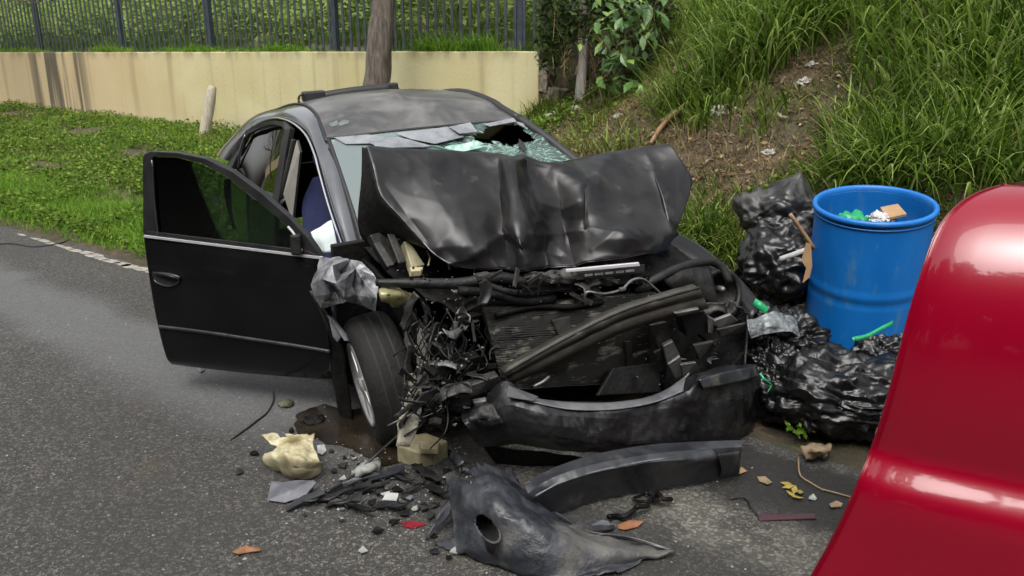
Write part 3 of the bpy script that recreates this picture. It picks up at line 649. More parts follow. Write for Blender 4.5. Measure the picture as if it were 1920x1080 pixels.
# windscreen
def wsrow(L_, R_p, bow, n=9): return [np.asarray(L_) * (1 - u) + np.asarray(R_p) * u + (RM[:, 0] * bow + up * bow * .25) * (1 - (2 * u - 1) ** 2) for u in np.linspace(0, 1, n)]
WT = wsrow(CX(616, 262, -1.12), CX(968, 228, -1.06), .07); WB = wsrow(CX(686, 478, -.36), CX(1122, 338, -.42), .14)
WG = np.array([np.array(WT) * (1 - v) + np.array(WB) * v + up * .02 * math.sin(math.pi * v) for v in np.linspace(0, 1, 7)])
WGf = cgrid(WG, 49, 81)                    # 48 x 80 cells; u: 0 left .. 80 right
def wspoint(u, v):
    a = min(max(u, 0), 1) * 80; b = min(max(v, 0), 1) * 48; i, j = int(min(b, 47)), int(min(a, 79)); fb, fa = b - i, a - j
    return (WGf[i, j] * (1 - fa) + WGf[i, j + 1] * fa) * (1 - fb) + (WGf[i + 1, j] * (1 - fa) + WGf[i + 1, j + 1] * fa) * fb
def px2ws(px, py):                          # nearest grid cell seen at a pixel
    Q = PJ(WGf.reshape(-1, 3)); k = np.argmin((Q[:, 0] - px) ** 2 + (Q[:, 1] - py) ** 2); return (k % 81) / 80, (k // 81) / 48
PXW = PJ(WGf.reshape(-1, 3)).reshape(49, 81, 2)
def inpoly(p, poly):
    x, y = p; c = False; n = len(poly)
    for i in range(n):
        (x0, y0), (x1, y1) = poly[i], poly[(i + 1) % n]
        if (y0 > y) != (y1 > y) and x < (x1 - x0) * (y - y0) / (y1 - y0) + x0: c = not c
    return c
HOLE = [(885, 258), (898, 250), (910, 244), (925, 236), (955, 228), (975, 236), (998, 256), (1000, 266), (980, 268), (960, 275), (935, 268), (915, 268), (895, 266)]
MESS = [(606, 262), (700, 258), (740, 250), (830, 262), (880, 238), (880, 262), (815, 272), (800, 280), (690, 283), (640, 270)]
fl, fr_ = [], []
for i in range(48):
    for j in range(80):
        c = PXW[i:i + 2, j:j + 2].reshape(-1, 2).mean(0); c = c + rng.normal(0, 1.2, 2)
        if inpoly(c, HOLE): continue
        f = (i * 81 + j, i * 81 + j + 1, (i + 1) * 81 + j + 1, (i + 1) * 81 + j)
        (fl if c[0] < 795 - (c[1] - 285) * .4 else fr_).append(f)
ws = mk('windscreen', WGf, fl, M['wsglass'], car, solid=.005)
jit = (fbm(WGf.reshape(-1, 3), 14, 3, 4.) * .012)[:, None] * (up + RM[:, 0])
shg = mk('shattered_glass', WGf.reshape(-1, 3) + jit, fr_, M['wscrack'], ws, solid=.004, smooth=True)
def polar(P3, cpx):
    Q = PJ(P3) - np.array(cpx); Q[:, 1] *= 2.6; r_ = np.hypot(Q[:, 0], Q[:, 1]); return np.stack([np.arctan2(Q[:, 1], Q[:, 0]) * 4.2, np.log(r_ + 6) * 1.5, r_ * 0], 1)
at = shg.data.attributes.new('pol', 'FLOAT_VECTOR', 'POINT'); at.data.foreach_set('vector', polar(WGf.reshape(-1, 3) + 1e-4, (988, 284)).astype(np.float32).ravel())
# loose glass sheets folded over at the top edge
flaps = [([(742, 258), (838, 246), (868, 258), (868, 266), (815, 277), (768, 268)], .03), ([(690, 274), (744, 264), (775, 270), (800, 280), (728, 284)], .022), ([(842, 249), (880, 241), (892, 256), (862, 262)], .05), ([(628, 262), (690, 257), (738, 262), (690, 274), (648, 273)], .012),
         ([(905, 239), (960, 228), (966, 232), (918, 244)], .03), ([(700, 276), (760, 271), (806, 281), (795, 286), (706, 285)], .04), ([(965, 232), (978, 236), (985, 243), (972, 240)], .02)]
for q, h in flaps:
    pts = []
    for k, p in enumerate(q):
        u, v = px2ws(*p); pts.append(wspoint(u, v) + up * (h * .6 + .006 * math.sin(k * 2.4)) + RM[:, 0] * .01)
    c = np.mean(pts, 0) + up * .008; n_ = len(pts)
    mk('glass_sheet', pts + [c], [(i, (i + 1) % n_, n_) for i in range(n_)], M['film'], ws, solid=.004, smooth=False)
shards_at = []
for q in ([(832, 284), (848, 280), (862, 283), (880, 279), (905, 283), (900, 289), (866, 290), (838, 290)], [(862, 279), (892, 274), (905, 279), (884, 286)], [(970, 268), (980, 279), (986, 291), (978, 290), (970, 281)]):
    pts = [wspoint(*px2ws(*p)) + up * (.02 + .006 * (k % 3)) + RM[:, 0] * .015 for k, p in enumerate(q)]; c = np.mean(pts, 0) + up * .015
    mk('glass_fragment', pts + [c], [(i, (i + 1) % len(q), len(q)) for i in range(len(q))], mat('green_glass', (.16, .34, .28), (.40, .55, .48), 30, .2, ramp=(.4, .6)) if q[0][0] < 960 else M['dark'], ws, smooth=False, solid=.004)
tube('windscreen_seal', np.array(WT) + up * .006, .009, M['trim'], ws, n=6, res=40)
tube('pillar_seal', [WG[k][0] + up * .006 for k in range(7)], .012, M['trim'], ws, n=6, res=30)

# hood: front half (seen) and rear half falling back to the cowl
H = [
 [(688, 276, -.10), (760, 280, -.08), (850, 284, -.05), (930, 289, -.02), (955, 300, .03), (976, 295, 0), (1021, 309, .05), (1069, 303, 0), (1141, 288, 0), (1203, 279, .05), (1251, 272, .12)],
 [(699, 310, 0), (770, 312, 0), (850, 315, .02), (935, 318, .05), (958, 324, .13), (985, 320, .07), (1035, 325, .11), (1094, 342, .20), (1150, 322, .12), (1215, 316, .16), (1275, 298, .2)],
 [(715, 367, .08), (775, 365, .1), (855, 365, .16), (940, 368, .17), (964, 370, .27), (1000, 372, .2), (1050, 374, .19), (1097, 378, .31), (1160, 370, .26), (1225, 362, .28), (1296, 335, .27)],
 [(756, 412, .16), (800, 410, .2), (870, 412, .27), (945, 412, .25), (969, 412, .37), (1005, 412, .23), (1055, 412, .23), (1096, 415, .34), (1165, 412, .38), (1232, 405, .36), (1290, 372, .33)],
 [(805, 467, .27), (830, 465, .30), (885, 462, .36), (948, 455, .33), (975, 455, .46), (1015, 455, .27), (1060, 455, .29), (1098, 455, .38), (1165, 450, .48), (1230, 446, .45), (1273, 420, .40)],
 [(845, 497, .33), (865, 500, .35), (905, 503, .38), (950, 505, .40), (982, 506, .48), (1022, 502, .36), (1069, 497, .40), (1105, 492, .44), (1160, 484, .5), (1212, 476, .5), (1248, 467, .45)]]
HP = np.array([[CX(*p) for p in r] for r in H])
cl = np.linspace(-.66, .72, 11)
back = np.array([HP[0] * .0 + np.array([CW(-.40, y, .99) for y in cl]), HP[0] * .5 + np.array([CW(-.36, y, 1.06) for y in cl]) * .5 + up * .03])
HA = np.concatenate([back, HP])
def lin1(P, n):
    t_ = np.linspace(0, len(P) - 1, n); i_ = np.minimum(t_.astype(int), len(P) - 2); f_ = (t_ - i_).reshape(-1, 1, 1); return P[i_] * (1 - f_) + P[i_ + 1] * f_
Pg = cgrid(HA, 141, 241) * .62 + .38 * np.swapaxes(lin1(np.swapaxes(lin1(HA, 141), 0, 1), 241), 0, 1)
du = np.gradient(Pg, axis=0).reshape(-1, 3); dw = np.gradient(Pg, axis=1).reshape(-1, 3); nn = np.cross(du, dw); nn /= np.linalg.norm(nn, axis=1)[:, None]
vv = np.repeat(np.linspace(0, 1, 141), 241)
amp = .004 + .006 * np.clip((vv - .75) * 4, 0, 1)
Pg = (Pg.reshape(-1, 3) + nn * (ridg(Pg, 4.5, 2., 2) * amp - amp * .5)[:, None])
CRS = [([(956, 302), (964, 370), (981, 445)], .022, 16), ([(845, 499), (900, 466), (962, 428)], .022, 18), ([(981, 445), (986, 505)], .018, 12), ([(1003, 420), (1014, 462), (1022, 500)], .022, 13), ([(973, 296), (1050, 314), (1098, 341)], .03, 20), ([(1098, 341), (1098, 425)], -.024, 12),
 ([(1018, 442), (1110, 430), (1185, 452)], .016, 22), ([(1062, 440), (1076, 498)], -.018, 14), ([(1204, 278), (1240, 360), (1258, 440)], .014, 10), ([(930, 440), (985, 470), (1050, 478)], -.016, 14), ([(905, 470), (930, 503)], .014, 12), ([(1110, 470), (1160, 440), (1215, 470)], .014, 16), ([(1000, 380), (1060, 395), (1094, 372)], .012, 18), ([(800, 290), (812, 360), (850, 425)], .008, 46), ([(720, 345), (760, 400), (800, 450)], -.008, 20), ([(1141, 292), (1120, 330), (1098, 345)], .016, 18)]
PH = PJ(Pg)
def dpoly(P, pl):
    d = np.full(len(P), 1e9)
    for a, b in zip(pl[:-1], pl[1:]):
        a, b = np.array(a, float), np.array(b, float); ab = b - a; t = np.clip(((P - a) @ ab) / (ab @ ab), 0, 1); d = np.minimum(d, np.linalg.norm(P - a - t[:, None] * ab, axis=1))
    return d
wob = 4 * np.array([mnoise.noise(Vector((p[0] * .03, p[1] * .03, 2))) for p in PH]); PHw = PH + np.stack([wob, wob[::-1] * 0 + wob * .6], 1)
nz_ = nn * np.sign(nn @ (O - Pg.mean(0)))[:, None]
for pl_c, am, wd_ in CRS: Pg = Pg + nz_ * (am * np.exp(-dpoly(PHw, pl_c) / wd_) * np.clip((vv - .27) / .09, 0, 1))[:, None]
hood = mk('hood', Pg, gridF(141, 241), M['paint_mid'], car, solid=.005)
# sharp crease ribs
tube('hood_crease', np.array([CX(*p) for p in ((950, 298, .05), (958, 324, .15), (964, 370, .285), (969, 412, .385), (975, 455, .475), (980, 470, .475))]) , .006, M['paint_mid'], hood, n=6, res=40)
for q_ in ([(826, 340, .06), (848, 341, .085), (861, 340.5, .09)], [(815, 362, .10), (850, 364, .15), (880, 362, .16)], [(760, 330, .01), (790, 352, .06), (800, 372, .1)], [(1150, 388, .31), (1180, 395, .335), (1200, 393, .345)]):
    pass
tube('hood_seam', np.array([CX(*p) for p in ((1097, 344, .22), (1099, 378, .325), (1098, 415, .355), (1097, 430, .36))]), .005, M['trim'], hood, n=5, res=20)
tube('hood_rib', np.array([CX(*p) for p in ((1204, 280, .065), (1222, 318, .185), (1240, 362, .305), (1250, 400, .375), (1258, 440, .445))]), .009, M['paint_mid'], hood, n=6, res=40)
Pq = Pg.reshape(141, 241, 3)
tube('hood_edge_glint', Pq[40:, 0] + nz_.reshape(141, 241, 3)[40:, 0] * .002, .004, M['rail'], hood, n=6, res=60)  # thin paler tube painting a highlight along the hood rim
tube('hood_lip_glint', Pq[140, 2:] - up * .002, .004, M['rail'], hood, n=6, res=120)  # painted highlight carried on along the bottom rim
# dark inner flap at the torn left edge
fl1 = [CX(*p) for p in ((688, 277, -.1), (699, 312, .0), (715, 367, .08), (756, 412, .16), (805, 467, .27))]
fl2 = [CX(*p) for p in ((685, 280, -.16), (678, 345, -.13), (672, 420, -.12), (686, 452, -.1), (716, 437, -.05))]
patch('hood_underside', [fl1, [(np.array(a) + np.array(b)) / 2 - RM[:, 0] * .05 for a, b in zip(fl1, fl2)], fl2], 10, 24, M['shade_black'], hood, solid=.004)

# crumpled front fender
FN = [[(600, 486, -.28), (628, 486, -.2), (656, 487, -.1), (678, 492, -.02)], [(596, 508, -.22), (622, 512, -.08), (655, 505, -.1), (704, 518, .06)], [(585, 534, -.14), (632, 532, .02), (660, 540, -.06), (706, 536, .1)], [(592, 556, -.08), (625, 556, .0), (664, 552, .08), (706, 560, .14)], [(603, 576, -.06), (632, 570, -.02), (668, 567, .0), (704, 581, .14)]]
FP = [(600, 486, -.28), (630, 484, -.2), (657, 487, -.1), (679, 493, -.02), (596, 508, -.22), (623, 500, -.03), (640, 512, -.14), (668, 505, -.01), (705, 520, .06), (585, 535, -.14), (606, 524, -.02), (630, 532, .05), (648, 523, .10), (662, 540, -.04), (686, 535, .09), (708, 541, .1), (592, 556, -.08), (612, 552, .03), (627, 545, -.03), (645, 556, .08), (668, 553, .02), (690, 557, .15), (706, 560, .12), (603, 577, -.06), (632, 569, -.02), (650, 563, .04), (668, 567, .0), (704, 582, .14)]
FT = [(0, 1, 4), (1, 5, 4), (1, 2, 5), (2, 6, 5), (2, 3, 7), (2, 7, 6), (3, 8, 7), (4, 5, 10), (4, 10, 9), (5, 6, 11), (5, 11, 10), (6, 12, 11), (6, 7, 12), (7, 13, 12), (7, 14, 13), (7, 8, 14), (8, 15, 14), (9, 10, 17), (9, 17, 16), (10, 11, 18), (10, 18, 17), (11, 12, 19), (11, 19, 18), (12, 13, 20), (12, 20, 19), (13, 14, 21), (13, 21, 20), (14, 15, 22), (14, 22, 21), (16, 17, 23), (17, 24, 23), (17, 18, 24), (18, 25, 24), (18, 19, 25), (19, 20, 25), (20, 26, 25), (20, 21, 26), (21, 27, 26), (21, 22, 27)]
fen = mk('front_fender', [CX(*p) for p in FP], FT, M['silver'], car, solid=.006, smooth=False)
sb = fen.modifiers.new('sub', 'SUBSURF'); sb.subdivision_type = 'SIMPLE'; sb.levels = sb.render_levels = 4
tx = bpy.data.textures.new('crumple', 'CLOUDS'); tx.noise_scale = .06
dm = fen.modifiers.new('dent', 'DISPLACE'); dm.texture = tx; dm.strength = .014
quadbar('fender_strip', CX(612, 592, -.12), CX(622, 597, -.1), CX(656, 640, -.05), CX(646, 640, -.05), .02, M['silver'], fen)
quadbar('fender_scrap', CX(617, 597, -.1), CX(640, 632, -.07), CX(633, 642, -.07), CX(625, 632, -.07), .01, M['shard'], fen)
patch('fender_liner', [[CX(585, 545, -.25), CX(606, 576, -.2), CX(622, 600, -.15)], [CX(612, 610, -.3), CX(628, 640, -.25), CX(645, 650, -.2)], [CX(622, 670, -.3), CX(634, 690, -.26), CX(650, 700, -.22)], [CX(636, 755, -.3), CX(645, 770, -.26), CX(660, 775, -.22)], [CX(643, 788, -.3), CX(650, 795, -.26), CX(664, 792, -.22)]], 20, 10, M['shade_black'], car, solid=.012, nz=.01)
tube('liner_edge', [CX(583, 545, -.22), CX(597, 572, -.2), CX(615, 610, -.22), CX(628, 640, -.24)], .008, M['dust'], car, n=6)

# steered front wheel
wc = CX(676, 722, -.06); wn = np.array([-.91, -.38, -.17]); wn /= np.linalg.norm(wn)
whl = lathe('front_wheel', [(.205, -.01), (.225, .0), (.255, .006), (.285, -.002), (.305, -.02), (.316, -.045), (.318, -.10), (.316, -.165), (.303, -.195), (.28, -.21), (.22, -.2)], wc, wn, M['tyre'], car, n=72)
lathe('wheel_rim', [(.207, -.004), (.203, .004), (.192, .0), (.186, -.03), (.17, -.05), (.165, -.14)], wc, wn, M['rim'], whl, n=60)
lathe('hub_cap', [(.0, .004), (.034, .002), (.042, -.008), (.05, -.03)], wc, wn, M['rim'], whl, n=24)
lathe('brake_disc', [(.0, -.07), (.145, -.07), (.145, -.09), (.0, -.09)], wc, wn, M['dust'], whl, n=40)
wa = np.cross(wn, (0, 0, 1.)); wa /= np.linalg.norm(wa); wb = np.cross(wn, wa)
for k in range(6):
    th = 2 * math.pi * k / 6 + .35; d = math.cos(th) * wa + math.sin(th) * wb; p = np.cross(wn, d)
    quadbar('spoke', wc + d * .03 - p * .028 + wn * -.004, wc + d * .03 + p * .028 + wn * -.004, wc + d * .198 + p * .02 + wn * -.008, wc + d * .198 - p * .02 + wn * -.008, .025, M['rim'], whl, bevel=.005)
for off_ in (-.06, -.105, -.15):
    lathe('tread_groove', [(.3185, off_ - .005), (.3195, off_), (.3185, off_ + .005)], wc, wn, M['dark'], whl, n=60)
def wheel(x, y, sgn):
    c = CW(x, y, .31); nrm = RM[:, 1] * sgn
    q = lathe('road_wheel', [(.2, 0), (.26, .006), (.3, -.01), (.316, -.04), (.316, -.16), (.3, -.19), (.2, -.19)], c, nrm, M['tyre'], car, n=40)
    lathe('wheel_rim', [(.0, -.02), (.17, -.02), (.2, .002)], c, nrm, M['rim'], q, n=30)
wheel(-2.8, -.86, -1); wheel(-2.8, .86, 1); wheel(.02, .84, 1)

# open front door ------------------------------------------------
da = R_(43); Dd = RM @ np.array([-math.cos(da), -math.sin(da), 0]); Dd /= np.linalg.norm(Dd); H0 = CW(-.28, -.90, 0); Dn = RM @ np.array([math.sin(da), -math.cos(da), 0])
if Dn @ (O - H0) < 0: Dn = -Dn
def DP(px, py, out=0.):
    d = ray(px, py); t = ((H0 + Dn * out - O) @ Dn) / (d @ Dn); return O + d * t
lft = [(269, 443), (272, 470), (279, 520), (289, 580), (301, 635), (312, 672), (321, 683)]
rgtp = [(602, 483), (602, 510), (606, 555), (612, 610), (618, 655), (621, 695), (622, 712)]
bul = [.0, .02, .045, .05, .042, .02, -.01]
rowsd = []
for a, b, h in zip(lft, rgtp, bul):
    rowsd.append([DP(a[0] + (b[0] - a[0]) * u, a[1] + (b[1] - a[1]) * u + 3 * math.sin(math.pi * u), h) for u in (0, .03, .25, .5, .75, .97, 1)])
for r in rowsd: r[0] = r[0] - Dn * .003; r[-1] = r[-1] - Dn * .012
door = patch('front_door', rowsd, 34, 50, M['paint_door'], car, solid=.10, off=1.)
fo = [(268, 444), (267, 300), (270, 289), (281, 284), (330, 286), (385, 297), (435, 321), (488, 360), (538, 404), (578, 446), (603, 482)]
fi = [(294, 439), (284, 330), (283, 300), (288, 294), (330, 295), (378, 307), (423, 331), (474, 370), (522, 410), (555, 442), (566, 471)]
nfo = len(fo); FSGN = 1.
frv = [DP(*p) for p in fo] + [DP(*p) for p in fi]
mk('window_frame', frv, [(i, i + 1, nfo + i + 1, nfo + i) for i in range(nfo - 1)], M['trim'], door, solid=.035, off=FSGN, smooth=False, bevel=.004)
mk('door_glass', [DP(*p, -.012) for p in fi], [tuple(range(nfo))], M['doorglass'], door, solid=.004, smooth=False)
tube('glass_channel', [DP(285, 300, .003), DP(289, 370, .003), DP(296, 438, .003)], .005, M['rail'], door, n=6)
quadbar('belt_trim', DP(269, 441, .012), DP(269, 445.5, .012), DP(604, 487, .006), DP(604, 481.5, .006), -.012, mat('satin_belt', (.55, .55, .57), None, rough=.3, metal=.35), door, bevel=.002)
quadbar('belt_seal', DP(272, 433, .004), DP(270, 441.5, .004), DP(600, 481.5, .004), DP(575, 470, .004), -.012, M['trim'], door, bevel=.002)
tube('side_moulding', [DP(299, 612, .054), DP(380, 622, .053), DP(480, 637, .053), DP(560, 649, .05), DP(619, 659, .042)], .009, M['lip'], door, n=8, res=40)
hd = [DP(289, 510, .042), DP(300, 511, .05), DP(318, 514, .055), DP(336, 519, .05), DP(334, 530, .05), DP(318, 536, .052), DP(300, 532, .05), DP(290, 524, .044)]
dh = mk('door_handle', [p + Dn * .004 for p in hd], [tuple(range(8))], M['dark'], door, solid=.02, off=1., smooth=False, bevel=.003)
tube('handle_recess', [p + Dn * .004 for p in hd] + [hd[0] + Dn * .004], .0045, M['rail'], door, n=6, res=40)
tube('handle_bar', [DP(291, 512, .05), DP(305, 515, .068), DP(322, 519, .07), DP(337, 523, .05)], .009, M['paint'], door, n=8, res=16)
box('mirror_mount', DP(556, 458, .02), .05, .05, .10, M['plastic'], door, bevel=.01)
tube('mirror_wire', [DP(540, 425, .02), DP(552, 440, .03), DP(556, 456, .035), DP(566, 470, .02)], .006, M['white'], door, n=6)
patch('airbag', [[CX(585, 438, -.62), CX(602, 430, -.6), CX(624, 416, -.58)], [CX(590, 452, -.55), CX(607, 446, -.5), CX(628, 440, -.5)], [CX(603, 474, -.5), CX(615, 474, -.46), CX(634, 472, -.46)]], 14, 14, M['airbag'], car, nz=.01, solid=.01)
patch('screen_reflection', [[CX(705, 436, -.32), CX(730, 424, -.3), CX(752, 408, -.28)], [CX(712, 440, -.3), CX(742, 436, -.26), CX(770, 428, -.22)], [CX(716, 446, -.28), CX(745, 446, -.24), CX(782, 446, -.2)]], 12, 12, M['airbag'], car, nz=.01, solid=.01)  # pale sheet painting the windscreen reflection glimpsed below the hood

# roof rack
ra, rb = CX(600, 182, -2.05), CX(734, 165, -2.05)
rk = empty('roof_rack', (0, 0, 0), None, None); rk.location = (0, 0, 0); rk.parent = car; ORG.pop('roof_rack')
bar = tube('rack_bar', [ra, (ra + rb) / 2 + up * .006, rb], .034, M['trim'], rk, n=10, res=12)
for c, sx in ((CX(588, 180, -2.05), 1), (CX(737, 164, -2.05), -1)):
    f_ = box('rack_foot', c, .15 if sx > 0 else .06, .07, .065, M['trim'], rk, B=np.stack([RM[:, 1], RM[:, 0], RM[:, 2]], 1), bevel=.012)
    box('foot_pad', c - up * .045 + RM[:, 1] * .01, .05, .05, .05, M['trim'], rk, B=np.stack([RM[:, 1], RM[:, 0], RM[:, 2]], 1), bevel=.006)
    if sx > 0: tube('foot_hook', [c - RM[:, 1] * .05 + up * .01, c - RM[:, 1] * .085 + up * .012, c - RM[:, 1] * .10 - up * .01, c - RM[:, 1] * .10 - up * .035], .008, M['trim'], rk, n=6)
    else: tube('foot_hook', [c, c + RM[:, 1] * .04 - up * .015], .012, M['trim'], rk, n=6)

# ---- smashed front end
Bx = np.stack([RM[:, 1], RM[:, 0], RM[:, 2]], 1)
eb = cgrid(np.array([[CW(.12 + .1 * math.sin(a * 2 + b), y, z) for a, y in enumerate(np.linspace(-.62, .72, 6))] for b, z in enumerate(np.linspace(.18, .9, 5))]), 40, 60).reshape(-1, 3)
eb = eb + (ridg(eb, 7, 5., 3) * .06)[:, None] * RM[:, 0]
mk('engine_bay', eb, gridF(40, 60), M['shade_black'], car, solid=.02)
patch('bay_top', [[CW(-.42, y, .9) for y in np.linspace(-.72, .8, 5)], [CW(.1, y, .80) for y in np.linspace(-.66, .78, 5)], [CW(.45, y, .74) for y in np.linspace(-.55, .7, 5)]], 20, 30, M['shade_black'], car, nz=.03, ns=8, solid=.01)
patch('left_fender', [[CX(1262, 436, -.05), CX(1300, 455, .08), CX(1335, 480, .2), CX(1385, 525, .42), CX(1432, 578, .62)], [CX(1250, 455, .0), CX(1285, 478, .12), CX(1322, 500, .24), CX(1370, 545, .45), CX(1415, 590, .64)], [CX(1245, 490, .05), CX(1275, 520, .16), CX(1310, 545, .28), CX(1360, 580, .48), CX(1405, 620, .64)]], 16, 30, M['paint'], car, solid=.008)
patch('corner_support', [[CX(1235, 480, .3), CX(1330, 500, .34), CX(1400, 560, .45)], [CX(1238, 600, .38), CX(1330, 610, .42), CX(1412, 620, .52)], [CX(1240, 740, .5), CX(1330, 740, .56), CX(1412, 720, .62)]], 16, 20, M['shade_black'], car, nz=.03, ns=9, solid=.01)
tube('fender_edge', [CX(1262, 435, -.05), CX(1300, 454, .08), CX(1335, 479, .2), CX(1385, 524, .42), CX(1434, 580, .62)], .006, M['rail'], car, n=6, res=24)
# radiator with fins
RA, RB, RC, RD = CX(903, 575, .46), CX(1225, 545, .5), CX(1220, 712, .5), CX(940, 728, .48)
rad = patch('radiator', [[RA, (RA + RB) / 2 + RM[:, 0] * .02, RB], [(RA + RD) / 2, (RA + RB + RC + RD) / 4 + RM[:, 0] * .03, (RB + RC) / 2], [RD, (RC + RD) / 2 + RM[:, 0] * .02, RC]], 12, 24, M['shade_black'], car, solid=-.03)
FV, FF = [], []
nf = 46
for i in range(nf):
    v = (i + .5) / nf; a0, b0 = RA * (1 - v) + RD * v, RB * (1 - v) + RC * v; seg = 26
    for j in range(seg):
        u0, u1 = j / seg, (j + 1) / seg; k = len(FV)
        for u in (u0, u1):
            p = a0 * (1 - u) + b0 * u; bow = RM[:, 0] * (.035 * math.sin(math.pi * u) * math.sin(math.pi * v) + .012)
            dmg = max(0, .55 - u) * 1.6; wv_ = mnoise.noise(Vector((u * 9, v * 7, 1))) * .012 * dmg + mnoise.noise(Vector((u * 31, v * 23, 4))) * .006 * (dmg + .15)
            FV += [p + bow + RM[:, 0] * .010 + up * (wv_ - .0034), p + bow + RM[:, 0] * .005 + up * (wv_ * 1.4 + .0034)]
        FF.append((k, k + 2, k + 3, k + 1))
mk('fins', FV, FF, M['fin'], rad, smooth=False, kind='stuff')
quadbar('radiator_frame', CX(1172, 640, .545), CX(1184, 640, .545), CX(1192, 705, .54), CX(1180, 708, .54), .02, M['plastic'], rad)
quadbar('radiator_bracket', CX(1035, 600, .53), CX(1070, 592, .53), CX(1070, 630, .55), CX(1052, 638, .55), .01, M['dust'], rad)
quadbar('radiator_tank', CX(1216, 560, .52), CX(1236, 556, .52), CX(1240, 712, .52), CX(1220, 716, .52), -.04, M['plastic'], rad)
quadbar('lower_shroud', CX(1150, 690, .56), CX(1236, 680, .56), CX(1240, 735, .6), CX(1120, 742, .6), .02, M['plastic'], rad)
# crash beam: hollow bar, bent in the middle
bt = [(946, 700, .60), (1067, 632, .66), (1180, 579, .72), (1312, 540, .76)]; bb = [(958, 722, .58), (1075, 668, .64), (1185, 618, .70), (1330, 578, .74)]
BT, BB = rail(bt), rail(bb); bk_ = -RM[:, 0] * .06
prof_b = np.array([[a - RM[:, 0] * .05 + up * .006, a, a * .62 + b * .38 + RM[:, 0] * .004, a * .56 + b * .44 - RM[:, 0] * .006, b, b - RM[:, 0] * .05] for a, b in zip(BT, BB)])
PB = cat1(prof_b, 28); ln_ = [np.repeat(PB[:, k:k + 2], 1, 1) for k in range(5)]
bv, bf = [], []
for q_ in ln_:
    o_ = len(bv); bv += list(q_.reshape(-1, 3)); bf += gridF(28, 2, o=o_)
bv = np.array(bv); bv = bv + (fbm(bv, 14, 3, 2.) * .005)[:, None] * RM[:, 0]
mk('crash_beam', bv, bf, M['beam'], car, solid=.004)
tube('beam_edge', BT + up * .003, .0055, M['dust'], car, n=6, res=30)
# upper tie bar, hoses, cables
tube('tie_bar', [CX(705, 530, .3), CX(780, 531, .38), CX(860, 531, .42), CX(930, 521, .45), CX(985, 528, .47)], [.014, .022, .022, .026, .024], M['plastic'], car, n=10, res=40)
quadbar('core_support', CX(985, 512, .46), CX(1200, 500, .52), CX(1210, 530, .54), CX(990, 552, .5), .02, M['shade_black'], car)
patch('crumpled_panel', [[CX(1008, 516, .5), CX(1040, 508, .5), CX(1075, 510, .5), CX(1100, 520, .5)], [CX(1010, 524, .53), CX(1045, 519, .53), CX(1078, 520, .54), CX(1120, 524, .53)], [CX(1022, 530, .53), CX(1050, 532, .53), CX(1082, 530, .53), CX(1122, 530, .53)]], 12, 20, M['dust'], car, nz=.02, ns=18, solid=.004)
for pts, r, m, nm in [
    ([(1098, 572, .58), (1097, 555, .6), (1104, 547, .61), (1132, 551, .62), (1165, 543, .62), (1184, 526, .6), (1205, 523, .58), (1225, 538, .58), (1238, 550, .57)], .0062, 'metal', 'cable'),
    ([(1190, 545, .5), (1235, 520, .52), (1275, 502, .5), (1325, 490, .48), (1352, 500, .5), (1368, 530, .54)], .022, 'plastic', 'air_hose'),
    ([(860, 545, .46), (920, 550, .48), (980, 565, .5), (1040, 560, .5)], .02, 'shade_black', 'coolant_hose'),
    ([(900, 530, .46), (960, 548, .5), (1010, 548, .5)], .014, 'plastic', 'coolant_hose'),
    ([(930, 590, .5), (1000, 575, .5), (1070, 575, .52), (1130, 566, .52)], .013, 'shade_black', 'coolant_hose'),
    ([(1330, 515, .5), (1350, 508, .5), (1378, 520, .52), (1386, 555, .55), (1374, 590, .58)], .014, 'plastic', 'lamp_ring'),
    ([(1370, 575, .6), (1392, 578, .6), (1402, 600, .62), (1400, 640, .66), (1396, 690, .7)], .006, 'dust', 'cable'),
    ([(1000, 725, .62), (1018, 716, .63), (1030, 706, .62)], .007, 'metal', 'cable'),
    ([(930, 750, .62), (942, 738, .63), (962, 732, .63)], .012, 'metal', 'pipe'),
    ([(800, 470, .15), (806, 482, .18), (803, 498, .22)], .004, 'cream', 'wire'),
    ([(846, 472, .2), (841, 490, .23), (843, 505, .25)], .004, 'white', 'wire')]:
    tube(nm, rail(pts), r, M[m], car, n=8 if r > .01 else 6)
box('connector', CX(1167, 542, .63), .03, .02, .014, M['metal'], car, B=Bx, bevel=.003)
# battery, relay box and strips at the left of the bay
for q, m, nm in [([(693, 440), (722, 432), (752, 488), (728, 500)], 'plastic', 'fuse_box'), ([(726, 438), (740, 438), (762, 490), (748, 494)], 'dust', 'box_lid'), ([(700, 455), (713, 452), (741, 496), (727, 500)], 'dust', 'cable_tray'), ([(757, 452), (770, 455), (797, 497), (772, 502)], 'battery', 'relay_box')]:
    x = {'fuse_box': -.02, 'box_lid': .05, 'cable_tray': .08, 'relay_box': .08}[nm]
    quadbar(nm, *[CX(*p, x + .1 * (p[1] - 440) / 60) for p in q], .05 if m != 'dust' else .012, M[m], car)
quadbar('lamp_bracket', CX(768, 500, .2), CX(794, 500, .2), CX(792, 506, .24), CX(770, 508, .24), .03, M['cream'], car)
patch('lamp_shell', [[CX(712, 545, .3), CX(735, 540, .32), CX(770, 553, .3)], [CX(713, 556, .34), CX(738, 552, .36), CX(778, 558, .32)], [CX(722, 566, .28), CX(742, 574, .3), CX(775, 568, .3)]], 10, 14, mat('lamp_olive', (.16, .15, .06), (.32, .30, .16), 16, .3, coat=.4), car, nz=.015, ns=20, solid=.006)
patch('torn_bracket', [[CX(845, 545, .42), CX(862, 541, .43), CX(884, 543, .42)], [CX(850, 551, .44), CX(866, 551, .45), CX(880, 550, .44)]], 8, 12, M['metal'], car, nz=.015, ns=30, solid=.006)
box('resonator_cap', CX(905, 518, .45), .06, .04, .03, M['dust'], car, B=Bx, bevel=.008)
